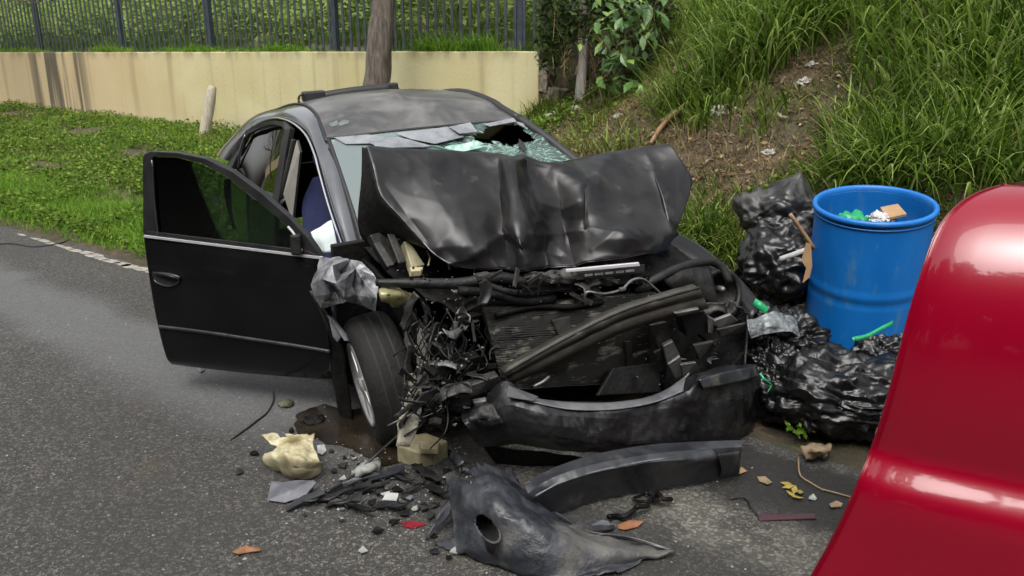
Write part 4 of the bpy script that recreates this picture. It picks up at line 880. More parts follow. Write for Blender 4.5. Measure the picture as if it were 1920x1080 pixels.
# pale strut
quadbar('pale_strut', CX(785, 615, .36), CX(805, 617, .36), CX(800, 722, .42), CX(784, 722, .42), .02, mat('pale_metal', (.34, .33, .29), (.2, .19, .16), 18, .5, metal=.3), car)
# chrome grille strip and teeth
quadbar('grille_trim', CX(1060, 504, .55), CX(1060, 510, .55), CX(1198, 498, .58), CX(1196, 491, .58), .012, mat('satin_trim', (.72, .72, .74), None, rough=.35, metal=.3), car, bevel=.003)
for k in range(5):
    x0 = 1094 + k * 19.5; y0 = 515 - k * 2
    quadbar('grille_slat', CX(x0, y0, .55), CX(x0, y0 + 5, .555), CX(x0 + 15, y0 + 3.5, .555), CX(x0 + 15, y0 - 1.5, .55), .012, M['metal'], car, bevel=.002)
quadbar('grille_frame', CX(1080, 512, .535), CX(1080, 526, .545), CX(1208, 512, .555), CX(1208, 495, .545), .006, M['plastic'], car)
# left lamp housing and brackets
lc = CX(1352, 545, .50); lax = RM[:, 0] * .9 - RM[:, 1] * .2 + up * .2
lh = lathe('headlamp_housing', [(.03, -.05), (.085, -.03), (.095, .0), (.09, .012), (.078, .0), (.05, -.04), (.0, -.05)], lc, lax, M['plastic'], car, n=32)
lathe('headlamp_bulb', [(.0, .03), (.012, .025), (.016, .0), (.016, -.05)], lc + up * .01, lax, M['metal'], lh, n=12)
patch('lamp_hood', [[CX(1240, 508, .5), CX(1290, 500, .5), CX(1330, 505, .5)], [CX(1246, 530, .52), CX(1296, 525, .54), CX(1338, 540, .55)], [CX(1290, 560, .52), CX(1322, 562, .55), CX(1350, 590, .57)]], 12, 16, M['plastic'], car, nz=.012, ns=12, solid=.01)
BR = [('mount_block', [(1275, 590), (1322, 583), (1334, 622), (1290, 634)], .68, .08, 'plastic'), ('bracket', [(1243, 650), (1262, 640), (1276, 668), (1252, 684)], .66, .03, 'metal'), ('bracket', [(1252, 684), (1276, 668), (1284, 700), (1268, 712)], .67, .02, 'metal'), ('bracket', [(1276, 684), (1306, 680), (1312, 698), (1282, 706)], .68, .02, 'metal'), ('bracket', [(1300, 648), (1340, 640), (1332, 668), (1312, 676)], .68, .02, 'dust'), ('bracket', [(1326, 592), (1340, 600), (1336, 625), (1328, 625)], .7, .012, 'metal'),
      ('bracket', [(1330, 605), (1372, 590), (1385, 602), (1352, 618)], .66, .02, 'metal'), ('bracket', [(1345, 618), (1400, 606), (1396, 622), (1352, 634)], .68, .015, 'dust'), ('mount_plate', [(1218, 610), (1250, 604), (1262, 650), (1238, 660)], .63, .02, 'dust'), ('bracket', [(1264, 588), (1312, 580), (1312, 586), (1272, 594)], .74, .02, 'metal'),
      ('bracket', [(1225, 662), (1240, 655), (1250, 690), (1236, 700)], .62, .02, 'plastic'), ('rail_end', [(850, 735), (935, 705), (945, 722), (868, 752)], .6, .05, 'dust'), ('rail_end', [(812, 690), (900, 668), (915, 690), (820, 712)], .5, .05, 'shade_black'), ('tow_plate', [(888, 755), (935, 748), (940, 768), (895, 775)], .62, .03, 'metal')]
for nm, q, x, th, m in BR: quadbar(nm, *[CX(*p, x + .02 * math.sin(i * 2.)) for i, p in enumerate(q)], th, M[m], car, bevel=.006)
# scrap and wiring in the torn left corner
g2 = random.Random(5)
for k in range(26):
    px, py = g2.uniform(762, 925), g2.uniform(575, 815)
    x = .34 + .25 * (py - 560) / 260 + g2.uniform(-.05, .08); c = CX(px, py, x); a = np.array([g2.gauss(0, 1) for _ in range(3)]); a /= np.linalg.norm(a); b = np.array([g2.gauss(0, 1) for _ in range(3)]); b = np.cross(a, b); b /= np.linalg.norm(b)
    l, wdt = g2.uniform(.02, .07), g2.uniform(.006, .022); m = g2.choice(['shade_black', 'shade_black', 'plastic', 'plastic', 'shade_black', 'dust', 'dust', 'metal'])
    quadbar('scrap', c - a * l - b * wdt, c - a * l * .7 + b * wdt, c + a * l * .9 + b * wdt * .6, c + a * l - b * wdt * .8, g2.uniform(.004, .025), M[m], car, bevel=.003)
for k in range(46):
    px, py = g2.uniform(765, 900), g2.uniform(570, 760); x = .4 + .2 * (py - 560) / 260
    pts = [CX(px + g2.uniform(-18, 18) * j, py + 28 * j + g2.uniform(-10, 10), x + g2.uniform(-.03, .05)) for j in range(4)]
    tube('wire', pts, g2.uniform(.0015, .005), M[g2.choice(['trim', 'plastic', 'shade_black', 'shade_black', 'trim', 'dust', 'metal'])], car, n=5, res=12)
for k in range(16):
    px, py = g2.uniform(905, 1240), g2.uniform(512, 560); c = CX(px, py, .5 + g2.uniform(0, .05)); a = np.array([g2.gauss(0, 1), g2.gauss(0, 1), g2.gauss(0, .5)]); a /= np.linalg.norm(a); b = np.cross(a, RM[:, 0]); b /= np.linalg.norm(b)
    l, wdt = g2.uniform(.02, .06), g2.uniform(.008, .02); quadbar('scrap', c - a * l - b * wdt, c - a * l + b * wdt, c + a * l + b * wdt * .6, c + a * l - b * wdt, .01, M[g2.choice(['shade_black', 'plastic', 'dust'])], car, bevel=.003)
for q in ([(857, 602), (850, 603), (851, 625), (858, 622)], [(846, 640), (851, 640), (849, 672), (844, 670)], [(884, 610), (888, 600), (893, 640), (888, 640)], [(762, 620), (768, 640), (764, 655), (758, 640)], [(812, 640), (830, 652), (826, 655), (810, 645)]):
    quadbar('bright_clip', *[CX(*p, .46) for p in q], .006, M['metal'], car, bevel=.001)
for k in range(46):
    zone = g2.random()
    if zone < .6: px, py = g2.uniform(765, 930), g2.uniform(570, 800); x = .40 + .24 * (py - 560) / 260
    elif zone < .8: px, py = g2.uniform(900, 1230), g2.uniform(508, 556); x = .53
    else: px, py = g2.uniform(1235, 1395), g2.uniform(575, 725); x = .58 + .12 * (py - 570) / 150
    c = CX(px, py, x + g2.uniform(-.03, .06)); d = np.array([g2.gauss(0, 1), g2.gauss(0, .6), g2.gauss(-.5, .9)]); d /= np.linalg.norm(d); sdv = np.cross(d, np.array([g2.gauss(0, .6), -1, g2.gauss(0, .6)])); sdv /= np.linalg.norm(sdv); nv = np.cross(d, sdv)
    L_, w_ = g2.uniform(.05, .17), g2.uniform(.008, .03); rows_ = []
    ph, cv = g2.uniform(0, 6), g2.uniform(.2, .8)
    for i_ in range(5):
        u = i_ / 4 - .5; cc = c + d * L_ * u + nv * L_ * cv * (.25 - u * u) + sdv * .02 * math.sin(ph + 3 * u); tw = ph + 1.4 * u; sv_ = sdv * math.cos(tw * .4) + nv * math.sin(tw * .4); q_ = w_ * (1 - .5 * abs(u) * g2.random()) * g2.uniform(.7, 1.2)
        rows_.append([cc - sv_ * q_, cc + nv * .35 * q_, cc + sv_ * q_])
    patch('torn_strip', rows_, 14, 6, M[g2.choice(['shade_black', 'plastic', 'plastic', 'dust', 'dust', 'metal', 'trim'])], car, solid=.003, nz=.006, ns=30)
BV, BF = [], []
for k in range(420):
    zone = g2.random()
    if zone < .5: px, py, x = g2.uniform(755, 930), g2.uniform(520, 800), None
    elif zone < .75: px, py, x = g2.uniform(720, 1260), g2.uniform(500, 570), None
    else: px, py, x = g2.uniform(1180, 1400), g2.uniform(560, 740), None
    x = (.44 + .2 * (py - 540) / 260 if px < 930 else .55 + .1 * (py - 540) / 200) + g2.uniform(-.04, .05)
    c = CX(px, py, x); r = g2.uniform(.002, .007) * (2 if g2.random() < .06 else 1); o_ = len(BV)
    for j in range(4):
        a = j * 1.57 + g2.random(); BV.append(c + r * np.array([math.cos(a) * g2.uniform(.3, 1.8), g2.uniform(-.8, .8), math.sin(a) * g2.uniform(.3, 1.5)]))
    BF += [(o_, o_ + 1, o_ + 2), (o_, o_ + 2, o_ + 3)]
mk('glint_flakes', BV, BF, mat('flakes', (.012, .012, .012), (.30, .30, .29), 45, .35, .6, metal=.3, ramp=(.56, .74)), car, smooth=False, kind="stuff")  # loose bits, the pale ones painted as glints in the dark bay
patch('foam_strip', [[CX(760, 705, .42), CX(775, 700, .42)], [CX(766, 735, .45), CX(792, 735, .46)], [CX(750, 775, .48), CX(788, 780, .5)], [CX(742, 835, .52), CX(770, 838, .54)]], 20, 8, mat('torn_foam', (.42, .4, .32), (.2, .18, .13), 18, .8, bump=.5, bs=40), car, nz=.03, ns=14, solid=.02)
# front bumper cover
bt_ = [(868, 790, .62), (905, 772, .66), (950, 745, .72), (1000, 757, .78), (1070, 770, .84), (1150, 770, .88), (1225, 757, .91), (1282, 735, .92), (1312, 712, .91), (1365, 702, .86), (1418, 690, .74)]
bm_ = [(880, 806, .65), (915, 800, .69), (955, 785, .75), (1000, 790, .81), (1070, 800, .87), (1150, 802, .905), (1225, 795, .935), (1285, 782, .95), (1330, 768, .935), (1385, 745, .885), (1424, 720, .75)]
bl_ = [(890, 826, .62), (925, 822, .68), (960, 815, .74), (1000, 816, .81), (1070, 824, .88), (1150, 828, .92), (1225, 828, .95), (1290, 824, .96), (1345, 815, .94), (1395, 800, .88), (1416, 775, .76)]
bl2 = [(900, 836, .55), (932, 834, .6), (965, 830, .66), (1005, 836, .74), (1070, 844, .8), (1150, 850, .84), (1225, 850, .88), (1290, 846, .9), (1345, 838, .88), (1392, 828, .82), (1408, 810, .72)]
e1 = [(p[0], p[1] - 12 - 6 * math.sin(i * 1.7), p[2] - .06) for i, p in enumerate(bt_)]; e1[2] = (948, 716, .66); e1[7] = (1292, 708, .84); e1[8] = (1316, 700, .86)
BPc = np.array([rail(e1), rail(bt_), rail([(a[0] * .6 + b[0] * .4, a[1] * .6 + b[1] * .4, max(a[2], b[2]) - .01) for a, b in zip(bt_, bm_)]), rail(bm_), rail(bl_), rail(bl2)])
BPg = np.swapaxes(cat1(np.swapaxes(lin1(BPc, 31), 0, 1), 180), 0, 1) * .7 + cgrid(BPc, 31, 180) * .3
BPg = BPg + (fbm(BPg, 6, 4, 1.) * .014 + (ridg(BPg, 5, 9., 2) - .6) * .010).reshape(31, 180, 1) * RM[:, 0]
bmp = mk('front_bumper', BPg, gridF(31, 180), M['bumperp'], car, solid=.005, smooth=False)
tube('bumper_lip_edge', rail([(940, 722, .66), (985, 748, .72), (1050, 756, .78), (1130, 757, .82), (1190, 752, .85), (1240, 738, .86), (1280, 712, .84), (1292, 700, .83)]), .006, M['metal'], bmp, n=6, res=50)
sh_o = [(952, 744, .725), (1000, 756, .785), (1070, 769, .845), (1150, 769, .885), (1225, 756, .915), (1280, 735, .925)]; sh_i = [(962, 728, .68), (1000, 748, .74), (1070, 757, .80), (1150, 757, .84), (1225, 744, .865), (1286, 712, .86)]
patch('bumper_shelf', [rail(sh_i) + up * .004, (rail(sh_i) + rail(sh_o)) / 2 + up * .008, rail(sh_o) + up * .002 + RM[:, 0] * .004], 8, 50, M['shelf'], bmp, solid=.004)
patch('bumper_corner_cap', [rail([(1310, 712, .93), (1350, 700, .9), (1395, 690, .83), (1416, 686, .76)]), rail([(1318, 728, .95), (1355, 722, .925), (1400, 712, .86), (1422, 704, .77)])], 8, 20, M['lip'], bmp, solid=.005)
patch('bumper_torn_end', [rail([(882, 772, .66), (900, 762, .68), (925, 758, .7)]), rail([(880, 790, .7), (905, 785, .73), (935, 778, .76)]), rail([(895, 800, .68), (915, 798, .72), (945, 790, .77)])], 12, 14, M['plastic'], bmp, nz=.02, ns=16, solid=.006)
quadbar('bumper_flap', CX(952, 722, .73), CX(948, 745, .75), CX(1000, 752, .8), CX(1010, 744, .79), .006, M['lip'], bmp)
patch('under_shadow', [rail([(905, 838, .5), (1000, 845, .66), (1120, 860, .76), (1250, 855, .8), (1385, 840, .76)]), rail([(930, 868, .5), (1000, 872, .6), (1120, 868, .7), (1250, 862, .76), (1380, 850, .74)]), rail([(960, 880, .2), (1020, 880, .3), (1120, 866, .4), (1250, 850, .5), (1370, 840, .5)])], 14, 40, M['shade_black'], car, nz=.012, solid=.006)  # black sheet standing in for the shadow underneath the bumper

# ---------------------------------------------------------------- drum, rubbish and bags beside the car
def ico(sub):
    b = bmesh.new(); bmesh.ops.create_icosphere(b, subdivisions=sub, radius=1); V = np.array([v.co[:] for v in b.verts]); F = [tuple(v.index for v in f.verts) for f in b.faces]; b.free(); return V, F
ICO6 = ico(6); ICO4 = ico(4)
def blob(name, c, r, m, label=None, cat=None, seed=0, amp=.12, fs=2.2, fold=.06, ffs=5., parent=None, rot=0., ground=True, knot=None, sub=6, sag=.0, smooth=True, group=None):
    V, F = ICO6 if sub == 6 else ICO4; c = np.asarray(c, float); P = V * np.asarray(r)
    N = V / np.asarray(r); N /= np.linalg.norm(N, axis=1)[:, None]
    q = V * 1.
    d = np.array([mnoise.fractal(Vector((a[0] * fs + seed, a[1] * fs, a[2] * fs)), 1., 2., 3) for a in q]) * amp
    wq = q + .3 * np.array([mnoise.noise_vector(Vector((a[0] * 1.6 + seed, a[1] * 1.6, a[2] * 1.6)))[:] for a in q])
    sd_ = np.random.default_rng(int(seed * 10)).normal(size=3); sd_ /= np.linalg.norm(sd_)
    wq = wq - np.outer(wq @ sd_, sd_) * .84                      # folds run along one direction
    d = d + (ridg(wq, ffs * 1.05, seed, 2) - .6) * fold * .62
    wq2 = q + .4 * np.array([mnoise.noise_vector(Vector((a[0] * 3 - seed, a[1] * 3, a[2] * 3)))[:] for a in q]); sd2 = np.cross(sd_, (.3, .5, .8)); sd2 /= np.linalg.norm(sd2); wq2 = wq2 - np.outer(wq2 @ sd2, sd2) * .9
    d = d + (ridg(wq2, ffs * 2.1, seed + 3, 1) - .5) * fold * .26
    P = P + N * d[:, None] * np.mean(r) * 1.6
    if knot is not None:                    # gathered neck
        kd = np.asarray(knot, float); kd /= np.linalg.norm(kd); cs = V @ kd; g = np.clip((cs - .86) / .14, 0, 1)
        P = P * (1 - g[:, None] * .65) + kd * (g * np.mean(r) * .85)[:, None]
    ca, sa = math.cos(rot), math.sin(rot); P = P @ np.array([[ca, sa, 0], [-sa, ca, 0], [0, 0, 1]]) + c
    if ground:
        zz = zt(P[:, 0], P[:, 1]) + .006; lo = P[:, 2] < zz; P[lo, 2] = zz[lo] - .004
    o = mk(name, P, F, m, parent, smooth=smooth); return tag(o, label, cat, group)
BG = 'black rubbish bags heaped round the drum'
blob('rubbish_bag', Yp(1468, 405, 4.75), (.27, .26, .19), M['bagdusty'], 'dusty greyish rubbish bag topping the heap left of the blue drum', 'rubbish bag', 3, .16, 1.4, .06, 2.4, knot=(.15, -.2, 1), rot=.3, group=BG)
blob('rubbish_bag', Yp(1462, 500, 4.45), (.25, .24, .22), M['bag'], 'dark rubbish bag slumped under the dusty grey bag', 'rubbish bag', 7, .14, 1.8, .06, 2.6, rot=.8, group=BG)
blob('rubbish_bag', Yp(1462, 630, 3.92), (.22, .2, .14), M['bag'], 'small shiny black bag pressed between the car corner and the blue drum', 'rubbish bag', 13, .16, 2.2, .09, 4.5, knot=(-.6, -.2, .7), group=BG)
blob('rubbish_bag', Yp(1566, 738, 3.55), (.39, .29, .20), M['bag'], 'biggest crinkled black rubbish bag lying in front of the blue drum', 'rubbish bag', 21, .14, 2., .085, 4.5, rot=-.4, group=BG)
blob('rubbish_bag', Yp(1680, 690, 3.95), (.28, .22, .22), M['bag'], 'black rubbish bag with a green tie half hidden by the red car', 'rubbish bag', 31, .14, 2.2, .09, 4.5, group=BG)
blob('rubbish_bag', Yp(1445, 700, 3.75), (.13, .16, .17), M['bag'], 'narrow black bag wedged against the bumper corner', 'rubbish bag', 41, .2, 2.2, .1, 5, group=BG)
def ribbon(name, pts, wd, m, label, cat, dirv=(0, 0, 1)):
    P = cat1(np.asarray(pts, float), 24); d = np.asarray(dirv, float) * wd / 2
    V = np.stack([P - d, P + d], 1).reshape(-1, 3); return tag(mk(name, V, [(2 * i, 2 * i + 1, 2 * i + 3, 2 * i + 2) for i in range(23)], m, None, solid=.003), label, cat)
ribbon('green_tie', [Yp(1598, 636, 3.62), Yp(1625, 630, 3.64), Yp(1652, 616, 3.68), Yp(1674, 605, 3.72)], .022, M['green'], 'bright green plastic tie lying on the bag under the drum', 'bag tie', (0, .5, .8))
ribbon('green_tie', [Yp(1414, 566, 3.75), Yp(1425, 573, 3.72), Yp(1438, 584, 3.72)], .04, M['green'], 'scrap of green bag tie beside the car headlamp corner', 'bag tie', (.4, .2, .8))
ribbon('green_tie', [Yp(1425, 700, 3.42), Yp(1434, 712, 3.4), Yp(1446, 722, 3.42), Yp(1440, 735, 3.4)], .012, M['green'], 'thin green tie end curling beside the bumper corner', 'bag tie', (.6, 0, .6))
patch('plastic_film', [[Yp(1400, 600, 3.66), Yp(1430, 588, 3.7), Yp(1470, 586, 3.75), Yp(1492, 600, 3.76)], [Yp(1400, 618, 3.6), Yp(1432, 606, 3.64), Yp(1470, 604, 3.68), Yp(1496, 614, 3.7)], [Yp(1405, 634, 3.6), Yp(1440, 626, 3.62), Yp(1475, 622, 3.66), Yp(1500, 632, 3.7)]], 30, 50, mat('clear_film', (.07, .08, .085), (.2, .22, .225), 10, .18, .3, coat=.5, bump=.6, bs=24), nz=.03, ns=9, solid=.003)
tag(bpy.data.objects['plastic_film'], 'crumpled silvery plastic film lying beside the car headlamp corner', 'plastic film')
# drum
top, bot = Yp(1640, 380, 4.1), Yp(1606, 655, 4.23); ax = top - bot; Lb = np.linalg.norm(ax); ax /= Lb
prof_d = [(0, 0), (.25, 0), (.27, .01), (.284, .04), (.288, .12)]
for h in np.linspace(.14, .94, 40): prof_d.append((.290 - .004 * max(0, (h - .7) / .3) + .0075 * math.exp(-((h - .52) / .014) ** 2) - .005 * math.exp(-((h - .47) / .012) ** 2), h))
prof_d = [(r, (h if i < 5 else h * Lb)) for i, (r, h) in enumerate(prof_d)]
prof_d += [(.284, .955 * Lb), (.281, .963 * Lb), (.288, .969 * Lb), (.291, .973 * Lb), (.277, .975 * Lb), (.276, .96 * Lb), (.280, .9 * Lb), (.28, .1), (0, .09)]
drum = lathe('blue_drum', prof_d, bot, ax, M['blue'], None, n=96, loc=tuple(bot))
tag(drum, 'open bright blue plastic drum leaning among black rubbish bags', 'drum')
lathe('drum_rim', [(.284, .966 * Lb), (.298, .968 * Lb), (.303, .978 * Lb), (.302, .992 * Lb), (.295, Lb), (.284, Lb), (.277, .992 * Lb), (.275, .972 * Lb)], bot, ax, M['blue'], drum, n=96)
lathe('drum_rim_groove', [(.289, .94 * Lb), (.2935, .943 * Lb), (.2935, .949 * Lb), (.289, .952 * Lb)], bot, ax, M['blue'], drum, n=96)
sx_ = np.cross(ax, (0, 1, 0)); sx_ /= -np.linalg.norm(sx_); sy_ = np.cross(ax, sx_)
if sx_[0] < 0: sx_ = -sx_
if sy_[1] < 0: sy_ = -sy_
def inD(a, b, h): return bot + ax * (Lb * h) + sx_ * a + sy_ * b
blob('rubbish_fill', inD(0, .02, .76), (.25, .25, .10), M['bag'], 'dark rubbish filling the blue drum', 'rubbish', 51, .1, 2.5, .08, 4, ground=False)
blob('green_bag', inD(-.11, -.0, .885), (.085, .08, .05), M['green'], 'crumpled green plastic bag inside the blue drum', 'plastic bag', 55, .2, 2.2, .1, 4, ground=False, sub=4)
blob('paper_wad', inD(.03, -.0, .89), (.05, .05, .035), M['white'], 'crumpled white paper inside the blue drum', 'paper', 57, .25, 2.4, .1, 4, ground=False, sub=4, smooth=False)
prism('cardboard_scrap', [inD(.06, -.03, .895), inD(.17, -.01, .905), inD(.165, .09, .93), inD(.07, .08, .92)], ax * .012, M['card']); tag(bpy.data.objects['cardboard_scrap'], 'flat piece of brown cardboard inside the blue drum', 'cardboard')
tag(tube('stick', [Yp(1482, 402, 3.98), Yp(1500, 428, 4.0), Yp(1526, 466, 4.02)], [.010, .012, .011], M['stick'], n=8), 'short brown stick leaning against the left side of the blue drum', 'stick')
cbp = [(1512, 455), (1521, 458), (1523, 500), (1518, 520), (1505, 531), (1512, 503), (1503, 489)]
tag(prism('cardboard_scrap', [Yp(x, y, 3.95) for x, y in cbp], (0, .006, 0), M['card']), 'torn tan cardboard piece hanging beside the left of the blue drum', 'cardboard')
ribbon('paper_strip', [Yp(1462, 486, 4.1), Yp(1485, 478, 4.05), Yp(1512, 468, 4.02)], .03, M['white'], 'white paper strip behind the torn cardboard left of the drum', 'paper', (0, .2, .9))

# ---------------------------------------------------------------- debris on the road
def gp(*q): return [G(*p) for p in q]
TB = [[(832, 884, .11), (868, 876, .17), (905, 869, .18), (952, 872, .13)], [(838, 915, .11), (882, 915, .20), (932, 908, .205), (984, 918, .07)], [(842, 950, .07), (890, 952, .18), (952, 950, .20), (1026, 960, .05)], [(848, 985, .05), (905, 990, .13), (988, 986, .165), (1098, 1003, .035)], [(836, 1008, .02), (912, 1030, .075), (1025, 1030, .105), (1271, 1038, .012)], [(808, 1018, .012), (915, 1055, .02), (1035, 1078, .03), (1230, 1048, .01)], [(860, 1032, .008), (940, 1068, .008), (1040, 1092, .01), (1160, 1080, .01)]]
Pg = cgrid(np.array([[G(x, y, z) for x, y, z in r] for r in TB]), 60, 70).reshape(-1, 3)
Pg[:, 2] += (ridg(Pg, 6, 3., 3) - .6) * .02; Pg[:, 2] = np.maximum(Pg[:, 2], .012)
tf = []
PXB = PJ(Pg)
def ell(p, c, a, b, rt): x, y = p[0] - c[0], p[1] - c[1]; ca, sa = math.cos(rt), math.sin(rt); return ((x * ca + y * sa) / a) ** 2 + ((-x * sa + y * ca) / b) ** 2
for f in gridF(60, 70):
    c = PXB[list(f)].mean(0)
    if ell(c, (914, 990), 30, 15, .95) < 1: continue
    if ell(c + rng.normal(0, 2, 2), (872, 893), 20, 9, .5) < 1: continue
    i_, j_ = f[0] // 70, f[0] % 70
    if min(j_, 68 - j_) < 2.2 + 2.2 * mnoise.noise(Vector((i_ * .33, j_ // 35 * 9, 1))) - 1.2 and rng.random() < .9: continue
    if i_ < 1.5 + 2.5 * mnoise.noise(Vector((j_ * .3, 4, 2))): continue
    tf.append(f)
tb = mk('torn_bumper', Pg, tf, M['torn'], solid=.005); tag(tb, 'big torn grey bumper corner with an empty fog lamp hole lying on the road', 'bumper piece')
for a_, b_, w0 in (((846, 946), (800, 1012), .02), ((1040, 1000), (1150, 990), .03), ((870, 872), (842, 850), .02)):
    A, B = G(*a_, z=.08), G(*b_, z=.015); n_ = np.cross((B - A) / np.linalg.norm(B - A), (0, 0, 1.)) * w0
    patch('torn_flap', [[A - n_ * 1.5, A + up * .02, A + n_ * 1.5], [(A + B) / 2 - n_, (A + B) / 2 + up * .03, (A + B) / 2 + n_ * .7], [B - n_ * .2, B + up * .008, B + n_ * .3]], 10, 10, M['torn'], tb, solid=.004, nz=.01, ns=18)
patch('torn_flange', [[G(1030, 962, .055), G(1100, 1002, .04), G(1180, 1014, .03), G(1262, 1034, .018)], [G(1040, 958, .07), G(1106, 996, .06), G(1188, 1008, .045), G(1266, 1030, .02)]], 4, 40, M['lip'], tb, solid=.004, nz=.006)
hr = [G(914 + 33 * math.cos(a) * math.cos(.95) - 17 * math.sin(a) * math.sin(.95), 990 + 33 * math.cos(a) * math.sin(.95) + 17 * math.sin(a) * math.cos(.95), .125 + .03 * math.sin(a + 2.2)) for a in np.linspace(0, 2 * math.pi, 16)]
tube('lamp_hole_rim', hr, .0035, M['torn'], tb, n=6, res=50)
hr2 = [np.array(h) * .88 + np.mean(hr, 0) * .12 - np.array([0, 0, .05]) for h in hr]
mk('lamp_hole_cup', hr + hr2 + [np.mean(hr2, 0) - np.array([0, 0, .02])], gridF(2, 16) + [(16 + i, 16 + (i + 1) % 16, 32) for i in range(16)], M['dark'], tb)
LPm = [[(985, 915, .16), (1010, 893, .18), (1060, 870, .20), (1130, 850, .21), (1215, 836, .21), (1300, 830, .2), (1395, 826, .18)],
       [(990, 925, .15), (1020, 905, .18), (1070, 884, .2), (1140, 866, .21), (1220, 853, .21), (1300, 845, .2), (1390, 838, .17)],
       [(1002, 932, .13), (1030, 915, .16), (1080, 895, .185), (1145, 879, .195), (1225, 866, .195), (1300, 860, .18), (1388, 850, .14)],
       [(1015, 945, .08), (1042, 938, .09), (1092, 918, .1), (1155, 902, .11), (1232, 888, .11), (1305, 880, .10), (1386, 868, .07)],
       [(1025, 962, .03), (1052, 958, .03), (1102, 940, .03), (1162, 926, .03), (1240, 914, .03), (1310, 903, .03), (1382, 887, .02)]]
Pl = np.array([[G(x, y, z) for x, y, z in r] for r in LPm]); Pl = np.swapaxes(cat1(np.swapaxes(lin1(Pl, 25), 0, 1), 140), 0, 1); Pl = Pl + (fbm(Pl, 9, 3, 5.) * .006).reshape(25, 140, 1) * np.array([0, -1., .4])
lip = mk('bumper_lip', Pl, gridF(25, 140), M['lip'], solid=.004, smooth=False); tag(lip, 'long curved dark lower bumper strip lying under the car front', 'bumper piece')
tube('lip_seam', np.array([G(*p) for p in ((1004, 930, .14), (1050, 905, .175), (1100, 889, .19), (1160, 874, .2), (1230, 862, .2), (1300, 855, .185))]), .004, M['shard'], lip, n=6, res=40)
patch('lip_recess', [[G(1258, 842, .205), G(1290, 846, .2), G(1340, 842, .19)], [G(1262, 858, .19), G(1300, 862, .18), G(1345, 855, .17)], [G(1270, 868, .17), G(1300, 868, .16), G(1340, 864, .15)]], 10, 14, M['lip'], lip, solid=.004, nz=.008)
patch('end_tab', [[G(1345, 852, .18), G(1385, 846, .165)], [G(1352, 880, .09), G(1386, 876, .07)], [G(1348, 896, .03), G(1384, 890, .02)]], 12, 10, M['lip'], lip, solid=.005)
CR = [[(488, 818, .10), (515, 813, .13), (552, 817, .12), (590, 816, .1)], [(508, 838, .09), (530, 842, .08), (560, 834, .085), (587, 838, .1)], [(494, 860, .06), (530, 850, .14), (565, 856, .145), (598, 860, .1)], [(513, 876, .025), (540, 880, .07), (572, 882, .08), (603, 871, .05)], [(528, 886, .012), (555, 898, .012), (580, 897, .012), (600, 886, .014)]]
Pr_ = cgrid(np.array([[G(*p) for p in r] for r in CR]), 40, 44).reshape(-1, 3); Pr_ = Pr_ + (ridg(Pr_, 11, 2., 2) - .6)[:, None] * np.array([.006, -.008, .016]); Pr_[:, 2] = np.maximum(Pr_[:, 2], .009)
fr2 = [f for f in gridF(40, 44) if not (f[0] // 44 in range(8, 16) and f[0] % 44 in range(0, 7)) and not (f[0] // 44 < 3 and 16 < f[0] % 44 < 22)]
mk('plastic_reservoir', Pr_, fr2, M['cream'], solid=.006); tag(bpy.data.objects['plastic_reservoir'], 'broken cream plastic reservoir shell on the road left of the front wheel', 'plastic piece')
b1 = [G(745, 867), G(787, 881), G(822, 870), G(841, 858), G(800, 842), G(758, 848)]
cb = prism('cream_box', b1, (0, 0, .085), M['battery'], None, bevel=.008); tag(cb, 'cream plastic box with a lid rib on the ground by the front wheel', 'box')
prism('box_rib', [G(812, 874, .0) + np.array([0, -.004, 0]), G(822, 869, .0) + np.array([0, -.004, 0]), G(822, 869) + np.array([0, -.004, .1]), G(812, 874) + np.array([0, -.004, .1])], (.0, .03, 0), M['battery'], cb, bevel=.003)
prism('box_cap', [G(785, 838, .085), G(826, 838, .085), G(822, 852, .085), G(790, 852, .085)], (0, 0, .03), M['battery'], cb, bevel=.005)
def thing(o, label, cat, group=None): return tag(o, label, cat, group)
thing(tube('cable', [CX(826, 737, .52), G(787, 786, .24), G(745, 818, .16), G(699, 859, .07), G(660, 893, .03), G(612, 923, .015)], .0055, M['trim'], n=8, res=40), 'thick black cable trailing from the car front to the road', 'cable')
thing(tube('cable', [G(690, 866, .03), G(650, 900, .02), G(600, 925, .014), G(560, 938, .014)], .004, M['trim'], n=6, res=24), 'thin black cable beside the thick trailing cable on the road', 'cable')
thing(tube('wire', [G(512, 733, .02), G(512, 752, .015), G(500, 774, .012), G(480, 790, .012), G(466, 801, .012), G(432, 825, .012)], [.004, .004, .004, .006, .005, .003], M['trim'], n=6, res=30), 'curved black wire lying alone on the road under the open door', 'wire')
thing(patch('clip', [[G(522, 755, .012), G(535, 750, .025), G(550, 752, .012)], [G(522, 760, .012), G(536, 758, .03), G(550, 758, .013)], [G(526, 764, .012), G(538, 764, .012), G(546, 762, .012)]], 10, 12, mat('olive_clip', (.14, .13, .08), (.05, .05, .035), 30, .5), nz=.008, ns=40, solid=.004), 'small olive clip at the end of the curved wire', 'clip')
blob('rubber_bung', G(588, 788, .012), (.055, .05, .02), M['shade_black'], 'round black rubber cap in the oil puddle', 'cap', 61, .15, 2., .08, 4, sub=4)
thing(mk('grey_plate', [G(*p) for p in ((509, 904, .02), (530, 906, .025), (555, 902, .03), (583, 902, .05), (593, 905, .045), (572, 930, .02), (534, 943, .013), (502, 939, .012))] + [G(548, 920, .045)], [(i, (i + 1) % 8, 8) for i in range(8)], M['shard'], solid=.004, smooth=False), 'bluish grey broken plastic plate below the cream reservoir', 'plastic piece')
